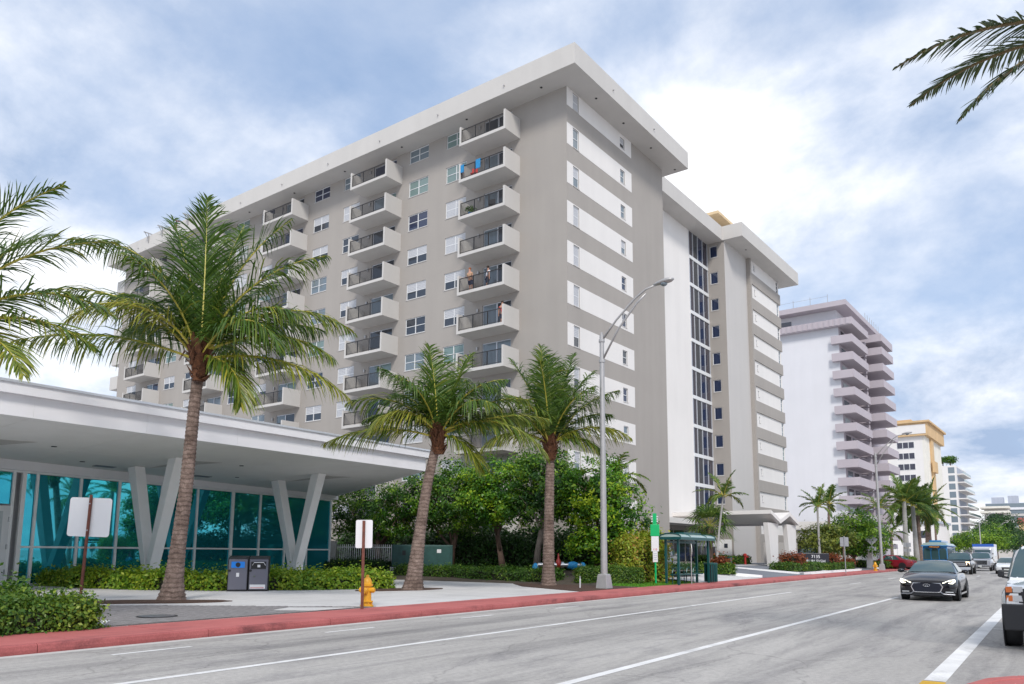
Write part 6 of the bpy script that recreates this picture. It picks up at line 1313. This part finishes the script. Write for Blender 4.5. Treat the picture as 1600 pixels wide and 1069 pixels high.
# --- blue and white box truck behind the silver pickup
bt = empty('box_truck', (-7.4, 112, 0), 0, 'tall blue and white delivery truck behind the silver pickup', 'truck')
MB().box(-1.15, 1.9, .7, 1.15, 7.6, 3.0).build('box_body', 'car_white', bt, bevel=.04); MB().box(-1.0, .3, .5, 1.0, 1.88, 2.5).build('cab', 'car_silver', bt, bevel=.15); MB().box(-1.16, 1.895, 2.68, 1.16, 7.61, 3.02).build('blue_band', 'car_blue2', bt)
face(bt, [(-.88, 1.45), (.88, 1.45), (.80, 2.28), (-.80, 2.28)], .275, .03, 'windscreen', 'car_glass'); face(bt, [(-.7, .75), (.7, .75), (.7, 1.25), (-.7, 1.25)], .27, .04, 'grille', 'car_trim'); face(bt, [(-1.0, .42), (1.0, .42), (1.0, .62), (-1.0, .62)], .2, .15, 'bumper', 'chrome')
for s in (-1, 1):
    for y in (1.1, 6.2): wheel(bt, s*.95, y, .42, .28, s)
    face(bt, [(s*.72, .85), (s*.95, .85), (s*.95, 1.1), (s*.72, 1.1)], .265, .04, 'headlight', 'head_lens')
mirrors(bt, .9, 1.0, 1.8, 'car_trim', 1.6)
# ------------------------------------------------------------------ people on a balcony (skin-grown bodies)
def skin_body(name, verts, edges, radii, m, parent, sub=1):
    me = bpy.data.meshes.new(name); me.from_pydata(verts, edges, []); o = bpy.data.objects.new(name, me); col.objects.link(o)
    sk = o.modifiers.new('skin', 'SKIN'); ss = o.modifiers.new('sub', 'SUBSURF'); ss.levels = ss.render_levels = sub
    for v, r in zip(me.skin_vertices[0].data, radii): v.radius = (r, r)
    me.skin_vertices[0].data[0].use_root = True
    dg = bpy.context.evaluated_depsgraph_get(); nm = bpy.data.meshes.new_from_object(o.evaluated_get(dg)); bpy.data.objects.remove(o)
    nm.materials.clear(); nm.materials.append(MAT[m]); nm.polygons.foreach_set('use_smooth', [True]*len(nm.polygons))
    return child(name, nm, parent, (0, 0, 0))
def person(loc, rz, label, shirt, shorts, hair, lean=0.0, arm_fwd=True, parent_space=None):
    """faces local -x; 1.75 m; body one mesh, clothing and hair over it"""
    o = empty('person', loc, rz, label, 'person', 'people on the balconies')
    l = -lean
    V = [(0, 0, .95), (l*.5, 0, 1.2), (l, 0, 1.42), (l*1.1, 0, 1.52), (l*1.25, 0, 1.63), (l*1.25, 0, 1.72)]
    E_ = [(0, 1), (1, 2), (2, 3), (3, 4), (4, 5)]; Rr = [.145, .125, .15, .055, .085, .07]
    for s in (-1, 1):
        b_ = len(V); V += [(.0, s*.095, .88), (.01, s*.10, .48), (.02, s*.10, .08), (-.12, s*.11, .03)]; Rr += [.095, .06, .042, .035]; E_ += [(0, b_), (b_, b_+1), (b_+1, b_+2), (b_+2, b_+3)]
        b_ = len(V); V += [(l, s*.20, 1.40), (l+.02, s*.25, 1.14), (l-.22, s*.24, 1.03) if arm_fwd else (l+.02, s*.27, .92), (l-.31, s*.23, 1.03) if arm_fwd else (l, s*.27, .82)]; Rr += [.055, .045, .036, .03]; E_ += [(2, b_), (b_, b_+1), (b_+1, b_+2), (b_+2, b_+3)]
        hb = len(V)-1; d = (-1, 0) if arm_fwd else (0, -1); c = V[hb]
        for k, (ly, ln) in enumerate(((-.028, .075), (-.01, .085), (.01, .08), (.028, .065))):
            V.append((c[0]+d[0]*ln, c[1]+ly, c[2]+d[1]*ln-.02)); Rr.append(.009); E_.append((hb, len(V)-1))
        V.append((c[0]+d[0]*.03, c[1]-s*.05, c[2]+d[1]*.03+.01)); Rr.append(.010); E_.append((hb, len(V)-1))
    bd = skin_body('body', V, E_, Rr, 'skin', o)
    MB().ball((l*1.25-.085, 0, 1.655), .018, 6, 4).build('nose', 'skin', o, smooth=True)
    if shirt:
        tv = [(0, 0, .93), (l*.5, 0, 1.18), (l, 0, 1.40)]; te = [(0, 1), (1, 2)]; tr_ = [.165, .15, .165]
        for s in (-1, 1): b_ = len(tv); tv += [(l, s*.20, 1.39), (l+.015, s*.235, 1.24)]; te += [(2, b_), (b_, b_+1)]; tr_ += [.07, .065]
        skin_body('shirt', tv, te, tr_, shirt, o)
    tv = [(0, 0, .97)]; te = []; tr_ = [.165]
    for s in (-1, 1): b_ = len(tv); tv += [(0, s*.095, .84), (.01, s*.10, .52)]; te += [(0, b_), (b_, b_+1)]; tr_ += [.115, .095]
    skin_body('shorts', tv, te, tr_, shorts, o)
    lump((l*1.25+.025, 0, 1.725), (.105, .10, .10), 5, 12, 8).build('hair', hair, o, smooth=True); return o
fm_ = Matrix.Translation((-25.53, 43.13, 0)) @ Matrix.Rotation(BANG, 4, 'Z')
def fl_(x, y, z): return tuple(fm_ @ Vector((x, y, z)))
K5 = ZB[4]+.22
person(fl_(-1.30, 7.35, K5), BANG, 'person with red hair leaning on balcony rail, bare shoulders', 'cloth_tan', 'shorts_navy', 'hair_red', .10)
person(fl_(-.95, 6.1, K5), BANG+R(150), 'person in white shirt and dark shorts standing on the balcony', 'shirt_white', 'shorts_navy', 'hair_dark', .05, False)
person(fl_(-.9, 4.75, ZB[5]+.22), BANG+R(20), 'person half hidden on the balcony one floor below the pair', 'pink_red', 'shorts_navy', 'hair_dark', .05, False)
# things left on balconies
def on_balcony(k, m, s, z=.22, x=-1.2): return fl_(x, MODS[m]+s, ZB[k]+z)
tw = empty('blue_towel', on_balcony(1, 0, 2.2, 0, -1.80), BANG, 'blue towel hanging over a balcony rail near the roof', 'towel'); MB().box(-.03, 0, .62, .0, .42, 1.28).box(.0, 0, 1.25, .12, .42, 1.28).build('cloth', 'tarp_blue', tw); MB().box(-.032, .02, .58, -.004, .40, .62).build('hem', 'car_blue', tw)
tw = empty('blue_towel', on_balcony(1, 0, 3.75, 0, -1.80), BANG, 'small light blue cloth at the left end of the towel balcony', 'towel'); MB().box(-.03, 0, .72, .0, .3, 1.28).box(.0, 0, 1.25, .1, .3, 1.28).build('cloth', 'tarp_blue', tw); MB().box(-.032, .02, .68, -.004, .28, .72).build('hem', 'car_blue', tw)
def chair(k, m, s, c, label, rz=0.4):
    o = empty('balcony_chair', on_balcony(k, m, s), BANG+rz, label, 'chair')
    MB().box(-.22, -.22, .40, .22, .22, .45).build('seat', c, o); MB().box(.18, -.22, .451, .22, .22, .95).build('backrest', c, o)
    for a in (-.2, .17):
        for b_ in (-.2, .17): MB().box(a, b_, 0, a+.03, b_+.03, .399).build('leg', c, o)
chair(1, 0, 3.3, 'pink_red', 'red chair on the balcony with blue towels'); chair(2, 0, 1.6, 'car_trim', 'dark chair on the third balcony from the roof'); chair(10, 1, 2.0, 'pink_red', 'red chair on a low balcony above the canopy') ; chair(8, 2, 1.0, 'pink_red', 'rust-red chair on a balcony behind the palm fronds')
pp = empty('potted_plant', on_balcony(2, 0, 3.5, .22, -1.3), BANG, 'potted plant in a blue pot on the third balcony from the roof', 'plant'); MB().lathe([(.14, 0), (.19, .32), (.17, .32), (.15, .28)], 12).build('pot', 'car_blue', pp)
child('leaves', foliage_mesh('leaves', [(0, 0, .55, .28, .28, .25)], 20, 400, .12, 'leaf_mid', 99, spread=.08), pp, (0, 0, 0))
